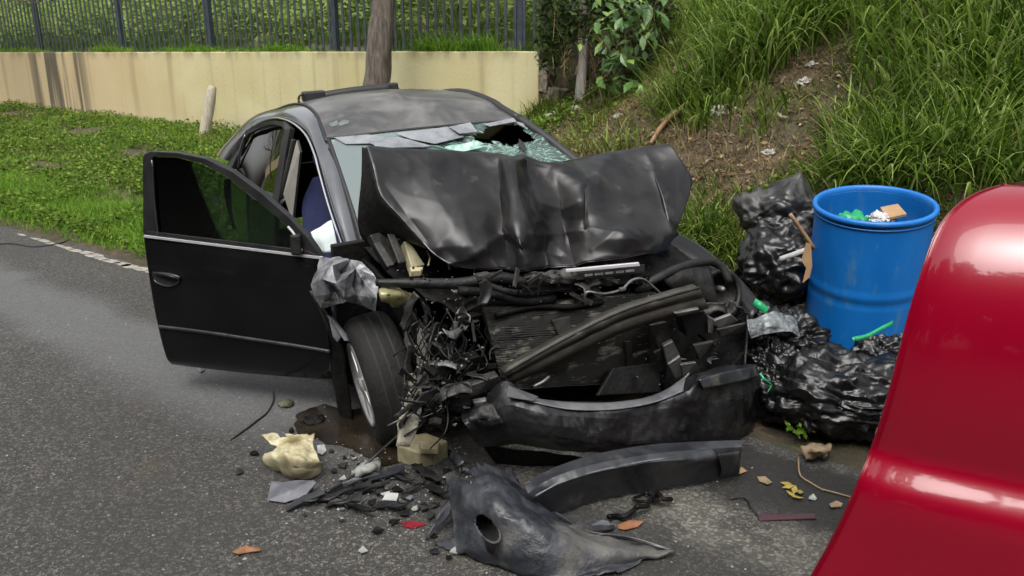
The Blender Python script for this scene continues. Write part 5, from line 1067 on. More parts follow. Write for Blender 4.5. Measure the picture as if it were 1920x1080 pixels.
thing(mk('grey_plate', [G(*p) for p in ((717, 938, .015), (726, 924, .035), (748, 926, .035), (744, 941, .015))], [(0, 1, 2, 3)], M['paleshard'], solid=.006, smooth=False), 'small square pale grey plate on the road in front of the wheel', 'plastic piece')
thing(patch('clear_plastic', [[G(660, 884, .03), G(680, 866, .05), G(712, 862, .04)], [G(662, 892, .02), G(690, 880, .06), G(714, 872, .03)], [G(668, 896, .012), G(694, 890, .013), G(712, 882, .012)]], 14, 18, M['paleshard'], nz=.015, ns=24, solid=.003), 'crumpled whitish plastic scrap under the trailing cable', 'plastic piece')
gs = random.Random(11)
strips = [((533, 957), (612, 925)), ((570, 948), (655, 915)), ((595, 940), (700, 908)), ((610, 950), (680, 934)), ((640, 912), (720, 890)), ((545, 948), (600, 938)), ((660, 930), (735, 905)), ((690, 905), (760, 880)), ((720, 890), (775, 905)), ((760, 925), (800, 905)), ((700, 950), (770, 948)), ((650, 948), (700, 962)), ((780, 880), (830, 905)), ((800, 910), (835, 930))]
SG = 'black plastic slivers scattered in front of the wheel'
for i, (a, b) in enumerate(strips):
    A, B = G(*a, z=.014), G(*b, z=.02 + .03 * gs.random()); d = (B - A) / np.linalg.norm(B - A); n_ = np.cross(d, (0, 0, 1)) * gs.uniform(.008, .022)
    ln2 = (B - A); ol = [A + ln2 * u + n_ * gs.uniform(.5, 1.7) * k_ + np.array([0, 0, gs.uniform(0, .012)]) for k_, us in ((1, (0, .2, .45, .7, .93)), (-1, (1, .8, .5, .3, .08))) for u in us]
    thing(prism('plastic_sliver', ol, (0, 0, .005), M[gs.choice(['plastic', 'trim', 'shade_black', 'shard', 'lip'])], None), ('short ' if np.linalg.norm(B - A) < .2 else 'long ') + ['black plastic sliver below the cream reservoir', 'black plastic sliver under the cable in the debris', 'black plastic sliver nearest the torn bumper'][0 if a[0] < 620 else 1 if a[0] < 720 else 2], 'plastic piece', SG)
PG = 'broken plastic shards scattered round the car front'
for i in range(84):
    if i < 70: px, py = gs.gauss(700, 75), gs.gauss(905, 40)
    elif i < 95: px, py = gs.uniform(780, 1060), gs.uniform(880, 1060)
    else: px, py = gs.uniform(1060, 1420), gs.uniform(900, 1000)
    if py > 1060 or py < 800: continue
    c = G(px, py, .013); n_ = gs.randint(4, 6); r = gs.uniform(.010, .034); a0 = gs.random() * 6; tl = gs.uniform(-.5, .5), gs.uniform(-.5, .5)
    pts = [c + r * gs.uniform(.5, 1.2) * np.array([math.cos(a0 + 6.283 * k / n_), math.sin(a0 + 6.283 * k / n_), 0]) for k in range(n_)]
    pts = [p + np.array([0, 0, abs((p - c)[0] * tl[0] + (p - c)[1] * tl[1])]) for p in pts]
    mm = gs.choice(['plastic', 'shard', 'trim', 'paleshard', 'shade_black', 'dust']); cn = {'plastic': 'black', 'trim': 'black', 'shade_black': 'black', 'dust': 'dusty brown', 'shard': 'bluish grey', 'paleshard': 'pale grey'}[mm]
    pl_n = 'between the cream reservoir and the torn bumper' if px < 790 else ('beside the torn bumper corner' if px < 1060 and py > 940 else ('under the car front' if px < 1060 else 'in front of the long bumper strip'))
    thing(prism('shard', pts, (0, 0, .004), M[mm]), cn + ' plastic shard lying ' + pl_n, 'shard', cn + ' shards ' + pl_n)
# crumbs of glass and white grit: beyond counting
CV, CF = [], []
for i in range(520):
    q = gs.random()
    if q < .45: px, py = gs.gauss(690, 110), gs.gauss(890, 60)
    elif q < .65: px, py = gs.uniform(330, 1480), gs.uniform(700, 1075)
    else: px, py = gs.uniform(0, 900), gs.uniform(560, 1080)
    if py < 560 or py > 1079: continue
    c = G(px, py, .009)
    if ST(c[0], c[1])[0] > -.05: continue
    r = gs.uniform(.002, .0055) * (1.6 if gs.random() < .1 else 1); k = len(CV)
    for j in range(4): a = gs.random() + j * 1.57; CV.append(c + r * np.array([math.cos(a) * gs.uniform(.6, 1.6), math.sin(a) * gs.uniform(.6, 1.3), 0]))
    CV.append(c + np.array([0, 0, r * 1.1])); CF += [(k, k + 1, k + 4), (k + 1, k + 2, k + 4), (k + 2, k + 3, k + 4), (k + 3, k, k + 4)]
tag(mk('glass_crumbs', CV, CF, M['crumb'], kind='stuff', smooth=False), 'crumbs of broken glass scattered over the asphalt')
for q, m, nm, lb, ct in [([(435, 1036), (445, 1030), (487, 1028), (489, 1033), (462, 1037), (447, 1040)], 'orange', 'orange_piece', 'thin orange plastic splinter lying alone on the near road', 'plastic piece'), ([(1158, 985), (1175, 981), (1190, 983), (1207, 978), (1195, 989), (1172, 994), (1160, 992)], 'orange', 'orange_leaf', 'curled orange dry leaf beside the bumper strip', 'leaf'),
        ([(1420, 895), (1436, 899), (1447, 905), (1440, 909), (1424, 903)], 'dryleaf', 'pale_leaf', 'pale dry leaf on the dark strip right of the bumper', 'leaf'), ([(1518, 931), (1532, 935), (1528, 939), (1516, 936)], 'paleshard', 'pale_scrap', 'small pale scrap beside the yellow leaves', 'scrap'), ([(1555, 946), (1580, 945), (1576, 951), (1558, 952)], 'dryleaf', 'pale_leaf', 'pale leaf lying closest to the red car', 'leaf'),
        ([(1378, 885), (1395, 880), (1400, 884), (1385, 890)], 'card', 'tan_scrap', 'tan scrap at the right end of the bumper strip', 'scrap'), ([(672, 1033), (684, 1030), (690, 1034), (678, 1038)], 'paleshard', 'white_chip', 'white chip lying on the road at the bottom of the view', 'scrap'), ([(595, 836), (608, 834), (612, 846), (604, 853), (596, 850)], 'white', "white_scrap", "small white scrap behind the cream reservoir", "scrap"), ([(1110, 985), (1140, 978), (1146, 986), (1118, 991)], 'shard', 'grey_chip', 'grey chip in front of the black rubber tangle', 'scrap'),
        ([(370, 691), (378, 688), (384, 694), (376, 698)], 'shard', 'dark_stone', 'small dark stone on the road below the open door', 'stone'), ([(440, 885), (452, 880), (458, 886), (444, 890)], 'dust', 'grey_chip', 'grey chip left of the cream reservoir', 'scrap')]:
    c = np.mean([G(*p) for p in q], 0) + np.array([0, 0, .022]); V = [G(*p, z=.010 + .006 * (i % 2)) for i, p in enumerate(q)]
    thing(mk(nm, V + [c], [(i, (i + 1) % len(q), len(q)) for i in range(len(q))], M[m], None, solid=.003, smooth=False), lb, ct)
mk('red_stain', [G(778 + (20 + 9 * math.sin(k * 4.1)) * math.cos(k * .3307) * 1.1, 983 + (6.5 + 2.5 * math.sin(k * 5.3 + 1)) * math.sin(k * .3307), .0105) for k in range(19)], [tuple(range(19))], M['redst'], kind='structure', smooth=False)
thing(quadbar('maroon_strip', G(1420, 964, .02), G(1424, 976, .012), G(1532, 973, .012), G(1528, 961, .025), -.03, M['maroon'], None, bevel=.004), 'dark maroon plastic strip lying on the road by the red car', 'plastic piece')
thing(tube('wire', [G(1368, 936, .012), G(1392, 932, .015), G(1403, 940, .02), G(1408, 952, .02), G(1420, 964, .02)], .004, M['trim'], n=6, res=24), 'short black wire attached beside the maroon strip', 'wire')
tg = random.Random(3); tp_ = [G(1145 + 11 * i + tg.uniform(-8, 8), 968 - 4.2 * i + tg.uniform(-12, 12), .015 + .04 * tg.random()) for i in range(11)]
thing(tube('rubber_tangle', tp_, .010, M['shade_black'], n=8, res=90), 'tangled black rubber seal under the bumper strip', 'rubber seal')
lp = [G(1212 + 20 * math.cos(a) + 10 * math.sin(2 * a), 932 + 8 * math.sin(a), .03 + .02 * math.sin(3 * a)) for a in np.linspace(0, 9, 20)]
thing(tube('rubber_loop', lp, .006, M['plastic'], n=6, res=80), 'looped black rubber hose under the bumper strip', 'hose')

# ---------------------------------------------------------------- red vehicle at the right edge
red = empty('red_car', (1.9, 1.4, 0), 'glossy red vehicle front corner cut off by the right edge of the view', 'car')
RN = np.array([-.45, -.893, 0]); RT = np.array([.893, -.45, 0])        # side panel faces RN and runs along RT
SIL = np.array([(1505, 1106), (1520, 1080), (1560, 1012), (1600, 925), (1622, 870), (1650, 790), (1675, 700), (1697, 610), (1716, 545), (1735, 485), (1746, 455), (1760, 425), (1778, 400), (1800, 380), (1830, 362), (1870, 350), (1925, 339), (2000, 331), (2200, 322)], float)
SIL = cat1(SIL, 500); RC = RN @ Yp(1675, 700, 2.0)
def recess(z):
    b = -.06 if z < .60 else (-.06 + .06 * (z - .60) / .085 if z < .685 else 0.)
    k = min(1, max(0, (z - 1.04) / .375)); return b + .30 * (1 - math.sqrt(1 - k * k)) + (.012 * math.sin((z - .685) / .4 * math.pi) * -1 if .685 < z < 1.085 else 0)
def edge_at(z):
    c_ = RC - recess(z); best = None
    for px, py in SIL:
        d = ray(px, py); t_ = (c_ - RN @ O) / (RN @ d); p = O + d * t_; e_ = abs(p[2] - z)
        if best is None or e_ < best[0]: best = (e_, p)
    return np.array([best[1][0], best[1][1], z])
zs = np.concatenate([np.linspace(.16, .595, 12), np.linspace(.61, .70, 9), np.linspace(.72, 1.04, 14), 1.04 + .372 * np.sin(np.linspace(.08, math.pi / 2, 24))])
rows = []
for z in zs:
    e_ = edge_at(z); r_ = []
    for k_, a_ in ((.9, .45), (.4, .2), (.12, .06), (.05, .022), (.025, .006), (.008, .001)): r_.append(e_ - RN * k_ + RT * a_)
    for u, q in ((0, .0), (.012, .012), (.03, .024), (.06, .036), (.11, .046), (.2, .052), (.35, .055), (.6, .055), (1., .05), (1.6, .04), (2.4, .02)): r_.append(e_ + RT * u + RN * (q - .03))
    rows.append(r_)
rows = np.array(rows)
from_sm = rows.copy()
for _ in range(3):                          # fair the sampled outline
    from_sm[1:-1] = .25 * from_sm[:-2] + .5 * from_sm[1:-1] + .25 * from_sm[2:]
tops = [np.column_stack([r_[:, :2] - RN[:2] * k_, r_[:, 2] - dz_]) for r_, k_, dz_ in ((from_sm[-1], .12, .02), (from_sm[-1], .4, .12), (from_sm[-1], .9, .4))]
RB_ = np.concatenate([from_sm, np.array(tops)])
mk('body', RB_, gridF(len(RB_), RB_.shape[1]), M['red'], red)
wq_ = RB_[0, 6] + RT * 1.5 - RN * .12; lathe('road_wheel', [(.2, 0), (.26, .006), (.31, -.01), (.33, -.04), (.33, -.2), (.2, -.2)], np.array([wq_[0], wq_[1], .33]), RN, M['tyre'], red, n=40)

# ---------------------------------------------------------------- vegetation
def blades(P, L, W, az, lean, curl, seg=4, g=rng, tw=0.):
    n = len(P); f = np.linspace(0, 1, seg + 1)[None, :]; L = L[:, None]; lean = lean[:, None]; curl = curl[:, None]
    ang = lean + curl * f                                      # angle from vertical along the blade
    dl = L / seg; ho = np.concatenate([np.zeros((n, 1)), np.cumsum(np.sin((ang[:, 1:] + ang[:, :-1]) / 2) * dl, 1)], 1); ve = np.concatenate([np.zeros((n, 1)), np.cumsum(np.cos((ang[:, 1:] + ang[:, :-1]) / 2) * dl, 1)], 1)
    d = np.stack([np.cos(az), np.sin(az)], -1); sd = np.stack([-np.sin(az + tw), np.cos(az + tw)], -1)
    wv = W[:, None] * np.clip(1.02 - f ** 1.6, .03, 1) * .5 * np.clip(.45 + f * 2.2, 0, 1)
    C = P[:, None, :] + np.concatenate([d[:, None, :] * ho[..., None], ve[..., None]], -1)
    off = np.concatenate([sd[:, None, :] * wv[..., None], np.zeros((n, seg + 1, 1))], -1)
    V = np.stack([C - off, C + off], 2).reshape(n, -1, 3)
    k = np.arange(seg)[:, None] * 2 + np.array([0, 1, 3, 2])[None]; F = (np.arange(n)[:, None, None] * (seg + 1) * 2 + k[None]).reshape(-1, 4).astype(np.int32)
    return V.reshape(-1, 3), F, np.repeat(g.random(n), (seg + 1) * 2)
def join(parts):
    Vs, Fs, Rs, o = [], [], [], 0
    for V, F, r in parts: Vs.append(V); Fs.append(F + o); Rs.append(r); o += len(V)
    return np.concatenate(Vs), np.concatenate(Fs), np.concatenate(Rs)
def scat(n, s0, s1, t0, t1): s = rng.uniform(s0, s1, n); t = rng.uniform(t0, t1, n); x, y = XY(s, t); return s, t, x, y
def noise2(x, y, sc, sd=0.):
    a = np.sin(x * sc + 1.3 * np.sin(y * sc * .8 + sd)) + np.sin(y * sc * 1.2 + 1.7 * np.sin(x * sc * .7 + 2 + sd)) + .6 * np.sin((x + y) * sc * 2.1 + sd) + .5 * np.sin((x - y) * sc * 3.3 + 2 * np.sin(x * sc * 2))
    return a / 3.1
GB = leafmat('grass_blade', [(.026, .06, .007), (.085, .155, .017), (.175, .27, .04), (.34, .41, .14)], .42)
GD = leafmat('deep_grass', [(.02, .045, .006), (.062, .112, .013), (.125, .195, .025), (.29, .29, .085)], .42)
GS = leafmat('straw', [(.14, .09, .04), (.24, .17, .08), (.34, .27, .14), (.18, .10, .05)], .25, .8)
GL = leafmat('weed_leaf', [(.025, .06, .008), (.075, .145, .016), (.15, .24, .03), (.26, .31, .06)], .42)
GY = leafmat('fresh_grass', [(.06, .15, .013), (.14, .28, .026), (.24, .38, .05)], .48)
HZ = leafmat('hedge_leaf', [(.12, .19, .04), (.26, .38, .09), (.42, .52, .17)], .6)
def veg(name, parts, m, label): V, F, r = join(parts); return tag(mk(name, V, F, m, rnd=r, smooth=False, loc=(0, 0, 0)), label, None, None, 'stuff')
# left verge: creeping weeds, fresh grass along the kerbless edge
s, t, x, y = scat(200000, .25, 6.6, -26, .6)
brown = ((s - 1.2) / .55) ** 2 + ((t + 2.9) / .55) ** 2
keep = (noise2(x, y, 1.1) + .75 * noise2(x, y, 4.) > -.55) & (brown > 1 + .4 * noise2(x, y, 6.)) & (rng.random(len(s)) < np.clip(1.3 - s / 9, .3, 1)) & (noise2(x, y, 2.3, 4.) > -.8)
s, t, x, y = s[keep], t[keep], x[keep], y[keep]
P = np.stack([x, y, zt(x, y) + rng.uniform(.0, .11, len(x)) * (1 + noise2(x, y, 2.))], -1)
veg('ground_cover', [cards(P, .055, rng, .5, .7)], GL, 'low leafy weeds covering the verge below the wall')
s, t, x, y = scat(110000, .0, 2.2, -14, .9); keep = (rng.random(len(s)) < np.exp(-((s - .7 - .3 * noise2(x, y, 1.)) / .6) ** 2)) & (s > .08 + .1 * noise2(x, y, 3.)); x, y = x[keep], y[keep]; n = len(x)
P = np.stack([x, y, zt(x, y)], -1)
veg('verge_grass', [blades(P, rng.uniform(.06, .17, n), rng.uniform(.007, .016, n), rng.uniform(0, 6.28, n), rng.uniform(.1, .7, n), rng.uniform(.2, 1.2, n), 3)], GY, 'bright short grass along the edge of the road')
s, t, x, y = scat(110000, .6, 6.4, -22, .4); keep = (rng.random(len(s)) < .3 + .4 * (noise2(x, y, 1.4, 6.) > .25)) & (noise2(x, y, 1.1) > -.6); x, y = x[keep], y[keep]; n = len(x)
veg('verge_blades', [blades(np.stack([x, y, zt(x, y)], -1), rng.uniform(.06, .22, n), rng.uniform(.007, .015, n), rng.uniform(0, 6.28, n), rng.uniform(.1, .8, n), rng.uniform(.3, 1.6, n), 3)], GY, 'grass blades growing through the weeds of the verge')
s, t, x, y = scat(26000, .5, 6.4, -20, .6); keep = noise2(x, y, 2.1, 8.) > .1; x, y = x[keep], y[keep]; n = len(x)
veg('verge_straw', [blades(np.stack([x, y, zt(x, y)], -1), rng.uniform(.05, .2, n), rng.uniform(.004, .01, n), rng.uniform(0, 6.28, n), rng.uniform(.4, 1.4, n), rng.uniform(-.3, .9, n), 2)], GS, 'dry straw among the weeds of the verge')
# bank to the right
def inside(x, y, px, py, rad):
    c = T(px, py); return ((x - c[0]) ** 2 + (y - c[1]) ** 2) < rad ** 2
dry = [(1180, 250, 1.1), (1350, 300, .55), (1230, 320, .7), (1120, 240, 1.2), (1320, 240, .6), (1590, 100, .42), (1650, 215, .35), (1790, 205, .32), (1560, 260, .4), (1500, 245, .4), (1870, 60, .3), (1450, 40, .3), (1700, 70, .3), (1400, 330, .35), (1440, 270, .35), (1560, 140, .4), (1500, 140, .35)]
dryc = [(T(a, b), r) for a, b, r in dry]
def dryness(x, y):
    v = np.zeros(len(x))
    for c, r in dryc: v = np.maximum(v, np.exp(-(((x - c[0]) ** 2 + (y - c[1]) ** 2) / r ** 2)))
    return v
parts = []
s, t, x, y = scat(120000, .9, 10, -.6, 13); dn = dryness(x, y)
keep = (rng.random(len(s)) > dn * .95 - .1) & (noise2(x, y, 1.9, 2.) + .8 * noise2(x, y, 5.5) > .0 - .2 * (s > 3)) & ((s > 1.7) | (t < 4.2)) & ~((t < 1.2) & (s > 6.8))
s, t, x, y, dn = s[keep], t[keep], x[keep], y[keep], dn[keep]; n = len(x); P = np.stack([x, y, zt(x, y) - .01], -1)
tall = np.clip(.75 + .7 * noise2(x, y, 1.3, 7.), .25, 1.5)
downh = math.atan2(-N_[1], -N_[0])
L = rng.uniform(.12, .44, n) * tall * np.clip(1 - dn * .6, .3, 1)
veg('bank_grass', [blades(P, L, rng.uniform(.007, .02, n), rng.normal(downh, 1.3, n), rng.uniform(.0, .5, n), rng.uniform(.5, 2.2, n), 4, tw=rng.uniform(-.6, .6, n))], GD, 'rough green grass growing over the bank')
# tall arching tufts of guinea grass
cl_px = [(1400, 130, .5, .75, 300), (1330, 150, .45, .6, 240), (1450, 90, .5, .8, 300), (1380, 60, .6, .8, 320), (1300, 30, .6, .8, 260), (1480, 40, .6, .8, 280), (1250, 60, .5, .6, 180), (1270, 190, .4, .5, 220), (1350, 200, .4, .45, 200), (1660, 330, .28, .62, 190), (1720, 320, .28, .6, 170), (1590, 330, .25, .5, 130), (1780, 310, .3, .6, 170), (1850, 310, .3, .6, 150), (1690, 270, .35, .5, 150), (1820, 250, .4, .55, 160), (1880, 200, .4, .55, 160), (1780, 160, .45, .55, 170), (1700, 110, .45, .6, 170), (1850, 100, .5, .6, 170), (1760, 50, .5, .7, 170), (1880, 30, .5, .7, 160), (1640, 40, .5, .7, 180), (1560, 20, .5, .7, 180), (1320, 440, .22, .34, 220), (1300, 480, .14, .26, 120), (1370, 470, .14, .22, 90), (1100, 235, .4, .25, 120), (1150, 270, .4, .28, 120), (1440, 215, .3, .3, 90), (1910, 330, .3, .55, 120), (1910, 140, .4, .6, 130), (1600, 250, .35, .45, 120), (1660, 190, .35, .45, 130)]
parts = []
for px, py, rad, ln, n in cl_px:
    c = T(px, py + 12); q = rng.normal(size=(n, 2)) * rad * .42; x, y = c[0] + q[:, 0], c[1] + q[:, 1]; P = np.stack([x, y, zt(x, y) - .02], -1); ln = ln * 1.22
    az = np.where(rng.random(n) < .5, np.arctan2(q[:, 1], q[:, 0]) + rng.normal(0, .6, n), rng.normal(downh, .9, n))
    parts.append(blades(P, ln * rng.uniform(.4, 1.2, n), rng.uniform(.010, .028, n) * (.7 + .5 * ln), az, rng.uniform(0, .35, n), rng.uniform(.7, 2.5, n), 6, tw=rng.uniform(-.5, .5, n)))
veg('tall_grass', parts, GB, 'tall arching grass tufts on the bank')
# straw and dead stems
s, t, x, y = scat(150000, .5, 9, -.8, 12); dn = dryness(x, y); keep = rng.random(len(s)) < np.clip(dn * .9 * (noise2(x, y, 4.5, 1.) > -.5) + .14 + .2 * (noise2(x, y, 3., 5.) > .3), 0, 1); x, y = x[keep], y[keep]; n = len(x); P = np.stack([x, y, zt(x, y)], -1)
veg('dry_straw', [blades(P, rng.uniform(.05, .28, n), rng.uniform(.003, .008, n), rng.uniform(0, 6.28, n), rng.uniform(.6, 1.5, n), rng.uniform(-.3, .9, n), 2)], GS, 'dry straw and dead stems on the bank')
s, t, x, y = scat(60000, .4, 8, -.6, 12); keep = (noise2(x, y, 2.6, 9.) + .5 * noise2(x, y, 7.) > .42) & ((s > 1.6) | (t < 4.4)); x, y = x[keep], y[keep]; P = np.stack([x, y, zt(x, y) + rng.uniform(.01, .1, len(x))], -1)
veg('bank_weeds', [cards(P, .055, rng, .45, .7)], GL, 'small broad leaved weeds on the bank')
s, t, x, y = scat(9000, .1, 3, 3.4, 6.8); keep = (noise2(x, y, 5., 3.) > .2) & (s > .25); x, y = x[keep][:900], y[keep][:900]; P = np.stack([x, y, zt(x, y) + .01], -1)
veg('leaf_litter', [cards(P, .05, rng, .9, .45)], GS, 'dry leaf litter on the soil by the rubbish bags')
s, t, x, y = scat(60000, .8, 8, -.8, 10); dn = dryness(x, y); keep = rng.random(len(s)) < dn * .55 + .06; x, y = x[keep], y[keep]; P = np.stack([x, y, zt(x, y) + rng.uniform(0, .03, len(x))], -1)
veg('bank_litter', [cards(P, .055, rng, .6, .5)], leafmat('litter', [(.05, .03, .016), (.16, .10, .05), (.30, .23, .13), (.09, .05, .03), (.42, .37, .27)], .15, .8), 'dead leaves and scraps littering the dry part of the bank')
# terrace growth behind and at the foot of the fence
n = 60000; t = rng.uniform(-12, 16.2, n); o = rng.uniform(.0, 7, n) ** 1.0; P = np.array([WP(a, 0, -.2 - b) for a, b in zip(t, o)]); P[:, 2] = WTOP + np.interp(o, oa, za) - .04
keep = (noise2(P[:, 0], P[:, 1], 1.5, 3.) + .5 * noise2(P[:, 0], P[:, 1], 5.) > -.35); P, o, t = P[keep], o[keep], t[keep]; n = len(P)
ln = np.where(o < .8, rng.uniform(.08, .3, n) * np.clip(.8 + 1.1 * noise2(t, t * .3, 2.4), .2, 1.8), rng.uniform(.2, .6, n))
veg('fence_grass', [blades(P, ln, rng.uniform(.012, .03, n), rng.uniform(0, 6.28, n), rng.uniform(0, .5, n), rng.uniform(.3, 1.8, n), 3)], leafmat('fence_grass_leaf', [(.035, .075, .012), (.075, .135, .024), (.13, .2, .05)], .45), 'grass growing on top of the wall behind the fence')
n = 9000; t = rng.uniform(-8, 15.9, n); o = rng.uniform(-.02, .30, n); P = np.array([WP(a, WTOP - .01, -.05 - b) for a, b in zip(t, o)]); amp_ = np.clip(.55 + 1.2 * noise2(t, t * .37, 1.9, 2.) + .5 * noise2(t, t, 6.), .12, 1.7)
amp_ = np.where(np.abs(t - 14.2) < .8, 1.9, amp_)
veg('wall_top_grass', [blades(P, rng.uniform(.06, .26, n) * amp_, rng.uniform(.010, .022, n), rng.normal(math.atan2(WN[1], WN[0]), 1.2, n), rng.uniform(0, .5, n), rng.uniform(.4, 2.2, n), 4)], GY, 'bright grass tufts overhanging the top of the wall')
n = 46000; t = rng.uniform(-14, 16.4, n); o = rng.uniform(1.1, 8.5, n); P = np.array([WP(a, 0, -.2 - b) for a, b in zip(t, o)]); P[:, 2] = WTOP + np.interp(o, oa, za) + rng.random(n) ** 1.4 * np.clip(1.1 + .9 * noise2(t, o, 1.1), .1, 2.2)
keep = noise2(t, o * 1.2 + P[:, 2] * 2, 2.2, 1.) > -.45; P = P[keep]
veg('hedge', [cards(P, .15, rng, .6, .5)], HZ, 'pale green undergrowth rising behind the fence')
# dark scrub in the gap past the wall end
n = 5200; cpx = rng.uniform(1010, 1260, n); cpy = rng.uniform(-40, 130, n); dpt = rng.uniform(10.9, 12.8, n)
P = np.array([Yp(a, b, c) for a, b, c in zip(cpx, cpy, dpt)]); keep = noise2(P[:, 0] * 2, P[:, 2] * 2, 2.4, 3.) > -.25
veg('scrub', [cards(P[keep], .11, rng, .2, .5)], leafmat('scrub_leaf', [(.012, .022, .008), (.03, .05, .014), (.06, .09, .022)], .3), 'dark tangled scrub beyond the wall end')
parts = []
n = 260; P = np.array([Yp(rng.uniform(1030, 1260), rng.uniform(60, 190), rng.uniform(10.6, 11.6)) for _ in range(n)])
veg('dead_stems', [blades(P, rng.uniform(.2, .6, n), rng.uniform(.006, .012, n), rng.uniform(0, 6.28, n), rng.uniform(.2, 1.2, n), rng.uniform(-.4, 1.4, n), 4)], GS, 'thin dead stems hanging in the scrub')

# broad leaved bush: every leaf a piece of its own
bc = T(1185, 150); bush = empty('broad_leaf_bush', tuple(bc), 'bush with large glossy green leaves on the bank beside the grey timber post', 'bush')
BLm = [mat('bush_leaf', (.035, .085, .014), (.06, .13, .022), 9, .4, spec=.45), mat('bush_leaf_young', (.12, .2, .03), (.16, .25, .05), 9, .4)]
lfV = np.array([(0, 0, 0), (.28, .5, .05), (.3, .85, .06), (0, 1.45, -.12), (-.3, .85, .06), (-.28, .5, .05), (0, .5, -.02), (0, .95, -.03)]) * .15
lfF = [(0, 1, 6), (0, 6, 5), (1, 2, 7, 6), (6, 7, 4, 5), (2, 3, 7), (7, 3, 4)]
lms = []
for m_ in BLm:
    me = bpy.data.meshes.new('leaf'); me.from_pydata([tuple(v) for v in lfV], [], lfF); me.materials.append(m_); lms.append(me)
from mathutils import Euler
gb = random.Random(8)
for k in range(14):
    e_ = Yp(gb.uniform(1120, 1235), gb.uniform(-40, 130), 10.4 + gb.uniform(-.5, .4)); tube('stem', [bc + np.array([gb.uniform(-.1, .1), gb.uniform(-.1, .1), -.05]), (bc + e_) / 2 + np.array([gb.uniform(-.1, .1), 0, .15]), e_], [.016, .010, .005], M['stick'], bush, n=6)
for k in range(270):
    px, py = gb.gauss(1178, 34), gb.uniform(-45, 165)
    if py > 110: px = gb.gauss(1165, 20)
    p = Yp(px, py, 10.2 + gb.uniform(-.55, .5))
    o = bpy.data.objects.new('leaf', lms[1 if gb.random() < .12 else 0]); COL.objects.link(o); o.parent = bush; o.location = Vector(p - bc); sc = gb.uniform(.5, 1.15); o.scale = (sc, sc, sc)
    o.rotation_euler = Euler((gb.uniform(-1.3, .2), gb.uniform(-.5, .5), gb.uniform(1.6, 4.7) + math.pi / 2 - 1.57))
# sticks, stones and litter on the bank
def onT(px, py, dz): p = T(px, py); return p + np.array([0, 0, dz])
thing(tube('branch', [onT(1316, 186, .10), onT(1290, 212, .10), onT(1262, 232, .09), onT(1238, 240, .06)], [.03, .035, .03, .02], M['stick'], n=8, res=24), 'brown fallen branch lying on the bank above the dry patch', 'branch')
thing(tube('branch', [onT(1262, 228, .08), onT(1240, 252, .08), onT(1220, 276, .04)], [.02, .025, .02], M['stick'], n=8, res=16), 'short grey brown branch pointing down towards the buckled hood', 'branch')
thing(tube('branch', [onT(1318, 150, .1), onT(1290, 185, .06), onT(1250, 205, .05)], [.008, .012, .008], M['wood'], n=6, res=16), 'thin pale branch above the brown fallen branch', 'branch')
RKS = 'pale stones lying on the bank'
for px, py, r, lb in [(1050, 205, .09, 'pale stone heaped against the broken wall end'), (1064, 198, .07, 'small pale stone on top of the heap at the wall end'), (1078, 208, .08, 'pale stone right of the heap below the timber post'), (1040, 222, .1, 'lowest pale stone below the broken wall end'), (1160, 222, .06, 'single whitish stone on the dry patch'), (1352, 215, .09, 'round grey stone half buried near the fallen branch'), (1522, 125, .05, 'white chip of rubble high on the bank'), (1508, 160, .07, 'pale flat stone below the white chip on the bank'), (1442, 292, .06, 'pale stone above the dusty rubbish bag'), (1362, 205, .05, 'small stone beside the round grey stone'), (1270, 175, .05, 'small pale stone under the tall grass')]:
    blob('stone', onT(px, py, r * .3), (r, r * .8, r * .55), M['rock'], lb, 'stone', px * .01, .3, 1.6, .05, 3, sub=4, ground=False, smooth=False, group=RKS)
thing(patch('dry_leaf', [[G(1500, 838, .05), G(1530, 832, .06), G(1560, 836, .05)], [G(1505, 848, .05), G(1532, 845, .09), G(1556, 846, .06)], [G(1512, 862, .03), G(1530, 858, .03), G(1545, 860, .03)]], 10, 14, M['dryleaf'], nz=.02, ns=30, solid=.002), 'large curled dry leaf on the soil in front of the rubbish bag', 'leaf')
for pts, lb in [([(1497, 858, .03), (1500, 890, .02), (1520, 905, .02), (1545, 920, .015)], 'bent dry twig crossing the road edge by the red car'), ([(1484, 800, .06), (1500, 822, .05)], 'thin twig stuck beside the big rubbish bag'), ([(1540, 917, .015), (1570, 925, .015), (1602, 934, .015)], 'straight dry twig lying towards the red car')]:
    thing(tube('twig', [G(*p) for p in pts], .004, M['dryleaf'], n=5, res=16), lb, 'twig')
yl = empty('yellow_leaves', tuple(G(1485, 920, .01)), 'yellow leaf sprig lying on the dark road edge', 'leaves')
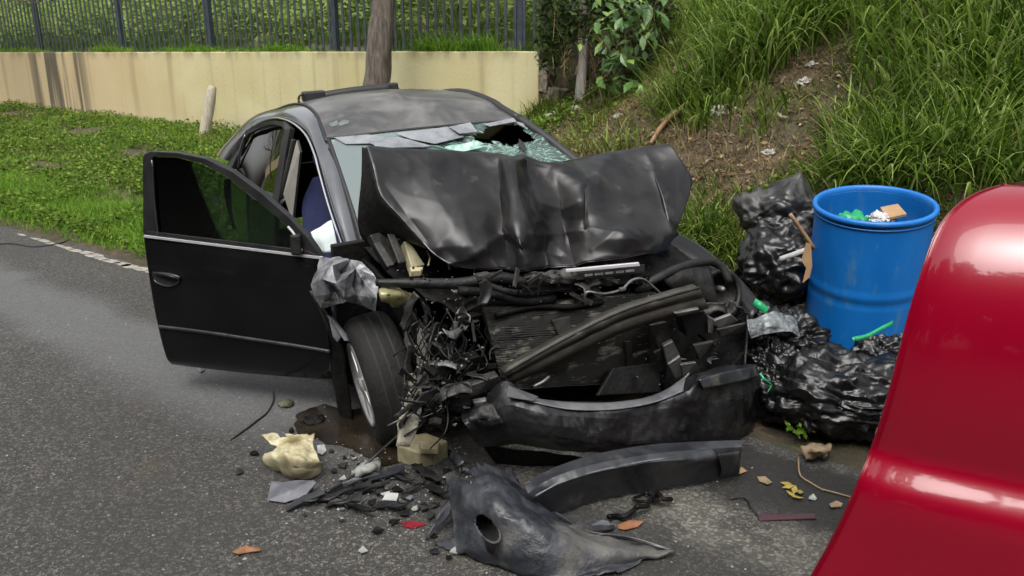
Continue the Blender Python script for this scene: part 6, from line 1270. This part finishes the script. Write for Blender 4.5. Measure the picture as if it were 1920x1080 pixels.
for k, (px, py) in enumerate([(1478, 912), (1490, 918), (1484, 926), (1496, 932), (1500, 922), (1474, 906)]):
    c = G(px, py, .02); a = k * 1.1; d = np.array([math.cos(a), math.sin(a), .2]) * .028; sd = np.array([-math.sin(a), math.cos(a), .1]) * .014
    mk('leaf', [c - d, c + sd, c + d, c - sd], [(0, 1, 2), (0, 2, 3)], M['yleaf'], yl, smooth=False)
pl_ = empty('weed', tuple(G(1500, 805, .05)), 'small green weed sprouting in front of the big rubbish bag', 'plant')
P = np.array([G(rng.normal(1497, 12), rng.normal(803, 5), rng.uniform(.06, .1)) for _ in range(50)]); V, F, r = cards(P, .035, rng, .3, .6); mk('foliage', V, F, GY, pl_, rnd=r, smooth=False)

bt_r = empty('bare_tree', (-13.6, 17.4, float(zt(-13.6, 17.4))), 'leafless tree on the verge, reflected in the rear side window', 'tree')
BTV, BTF = [], []
def limb(p, d, L_, r, depth):
    q = p + d * L_; a = np.cross(d, (0.3, .2, 1)); a /= np.linalg.norm(a); b = np.cross(d, a); k = len(BTV)
    for c, rr_ in ((p, r), (q, r * .62)):
        for j in range(5): th = j * 1.2566; BTV.append(c + rr_ * (math.cos(th) * a + math.sin(th) * b))
    for j in range(5): BTF.append((k + j, k + (j + 1) % 5, k + 5 + (j + 1) % 5, k + 5 + j))
    if depth:
        for _ in range(3 if depth > 1 else 4):
            nd = d + np.array([gb.gauss(0, .5), gb.gauss(0, .5), gb.gauss(.08, .35)]); nd /= np.linalg.norm(nd); limb(p + d * L_ * gb.uniform(.6, 1), nd, L_ * gb.uniform(.6, .85), r * .6, depth - 1)
limb(np.array([-13.6, 17.4, 0.]), np.array([.02, 0, 1.]), 1.9, .16, 6)
mk('trunk', BTV, BTF, M['bark'], bt_r)
# unseen wood across the road, added tall and dense to darken reflections
parts = []
for k in range(17):
    tx = -19 + k * 2.4 + random.uniform(-.6, .6); so_ = -9.5 - random.uniform(0, 2.5); x, y = XY(so_, tx); h = random.uniform(7., 11)
    parts.append(leafcloud(3200, (x, y, h * .5), (2.4, 2.4, h * .5), .6, 100 + k, -.3))
veg('unseen_wood', parts, GRN, 'unseen trees added across the road to darken reflections')
